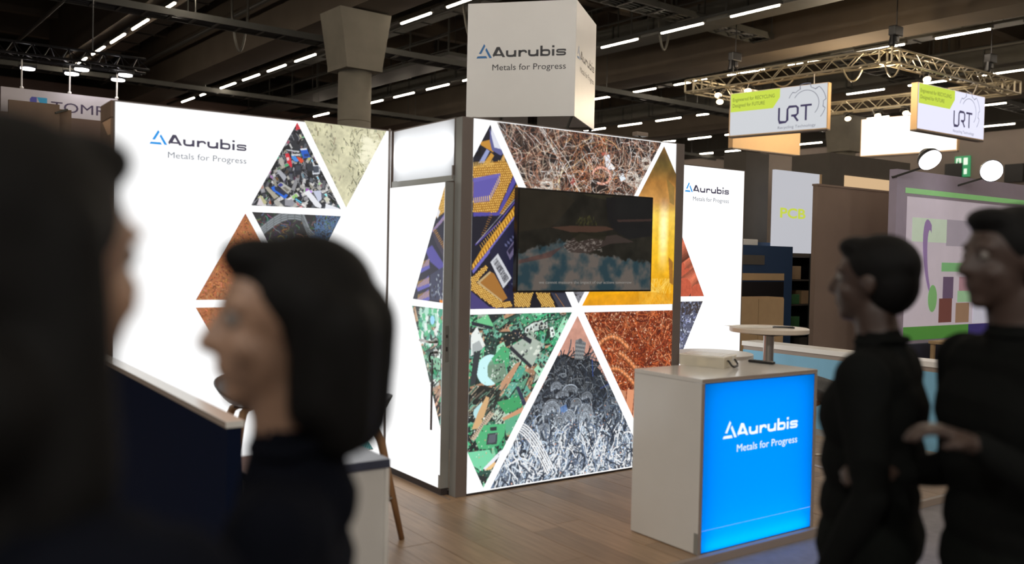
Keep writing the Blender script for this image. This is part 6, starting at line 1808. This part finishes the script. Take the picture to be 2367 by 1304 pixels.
    ho = obj('hair', hm, hair_mat, root, world=False, smooth=True)
    for s in (-1, 1):
        bm = B(); bmesh.ops.create_uvsphere(bm, u_segments=12, v_segments=8, radius=.0115 * k, matrix=Matrix.Translation(hd(.030 * s, .0735, .012)))
        obj('eye', bm, m_eye, root, world=False, smooth=True)
        bm = B(); bmesh.ops.create_uvsphere(bm, u_segments=10, v_segments=6, radius=.006 * k, matrix=Matrix.Translation(hd(.030 * s, .0805, .012)))
        obj('iris', bm, m_iris, root, world=False, smooth=True)
    # jacket hem and collar follow the body
    bm = B()
    for z, r in ((1.455, .068), (1.475, .064)):
        pass
    tube(bm, [V(.066 * cos(a), -.012 + .062 * sin(a), 1.452 + .012 * (sin(a) < 0)) for a in np.linspace(0, 2 * pi, 25)], .010 * k, 6)
    obj('collar', bm, top, root, world=False, smooth=True)
    return root
m_shoe = mat('black_shoe', (10, 10, 10), .5)
m_eye = mat('eye_white', (120, 114, 108), .2, var=0)
m_iris = mat('dark_iris', (30, 22, 16), .2, var=0)
m_skin = mat('skin', (150, 118, 96), .5, var=.04)
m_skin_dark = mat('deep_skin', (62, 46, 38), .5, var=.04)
m_cl_black = mat('black_cloth', (21, 23, 21), .95, var=.1, spec=.05)
m_cl_navy = mat('near_black_navy_cloth', (15, 17, 24), .95, var=.1, spec=.05)
m_cl_char = mat('charcoal_cloth', (20, 21, 20), .95, var=.1, spec=.05)
m_hair = mat('black_hair', (14, 13, 12), .7, var=.2, scale=30, spec=.15)
yaw_left = math.atan2(CR.x, CR.y) if False else math.atan2(.816, .577)     # facing the picture's left
relaxed = [((-.245, -.03, 1.10), (-.235, .05, .86), (0, .25, -1)), ((.245, -.03, 1.10), (.235, .05, .86), (0, .25, -1))]
bent = [((-.25, -.05, 1.10), (-.20, .06, .88), (.1, .4, -1)), ((.25, -.04, 1.10), (.16, .10, .92), (-.4, .5, -.6))]
forward = [((-.25, .0, 1.11), (-.19, .21, 1.24), (.2, 1, .4)), ((.25, -.02, 1.09), (.17, .20, 1.10), (-.3, 1, .2))]
pA, pB, pC, pD = [(-3.02, -4.156, 1.681), (-2.745, -3.826, 1.599), (-0.958, -3.617, 1.652), (-0.933, -4.0, 1.714)]
person('person with dark hair in black clothes at the far left, turned towards the stand', (pA[0], pA[1], FLOOR_Z), yaw_left - pi + 1.15, pA[2] - FLOOR_Z, relaxed, m_skin, m_cl_navy, m_cl_black, 'long', m_hair)
person('person with black bobbed hair seen in profile facing left before the stand', (pB[0], pB[1], FLOOR_Z), yaw_left + .08, pB[2] - FLOOR_Z, relaxed, m_skin, m_cl_navy, m_cl_black, 'bob', m_hair, head_turn=.35, build=.86, lean=-.22)
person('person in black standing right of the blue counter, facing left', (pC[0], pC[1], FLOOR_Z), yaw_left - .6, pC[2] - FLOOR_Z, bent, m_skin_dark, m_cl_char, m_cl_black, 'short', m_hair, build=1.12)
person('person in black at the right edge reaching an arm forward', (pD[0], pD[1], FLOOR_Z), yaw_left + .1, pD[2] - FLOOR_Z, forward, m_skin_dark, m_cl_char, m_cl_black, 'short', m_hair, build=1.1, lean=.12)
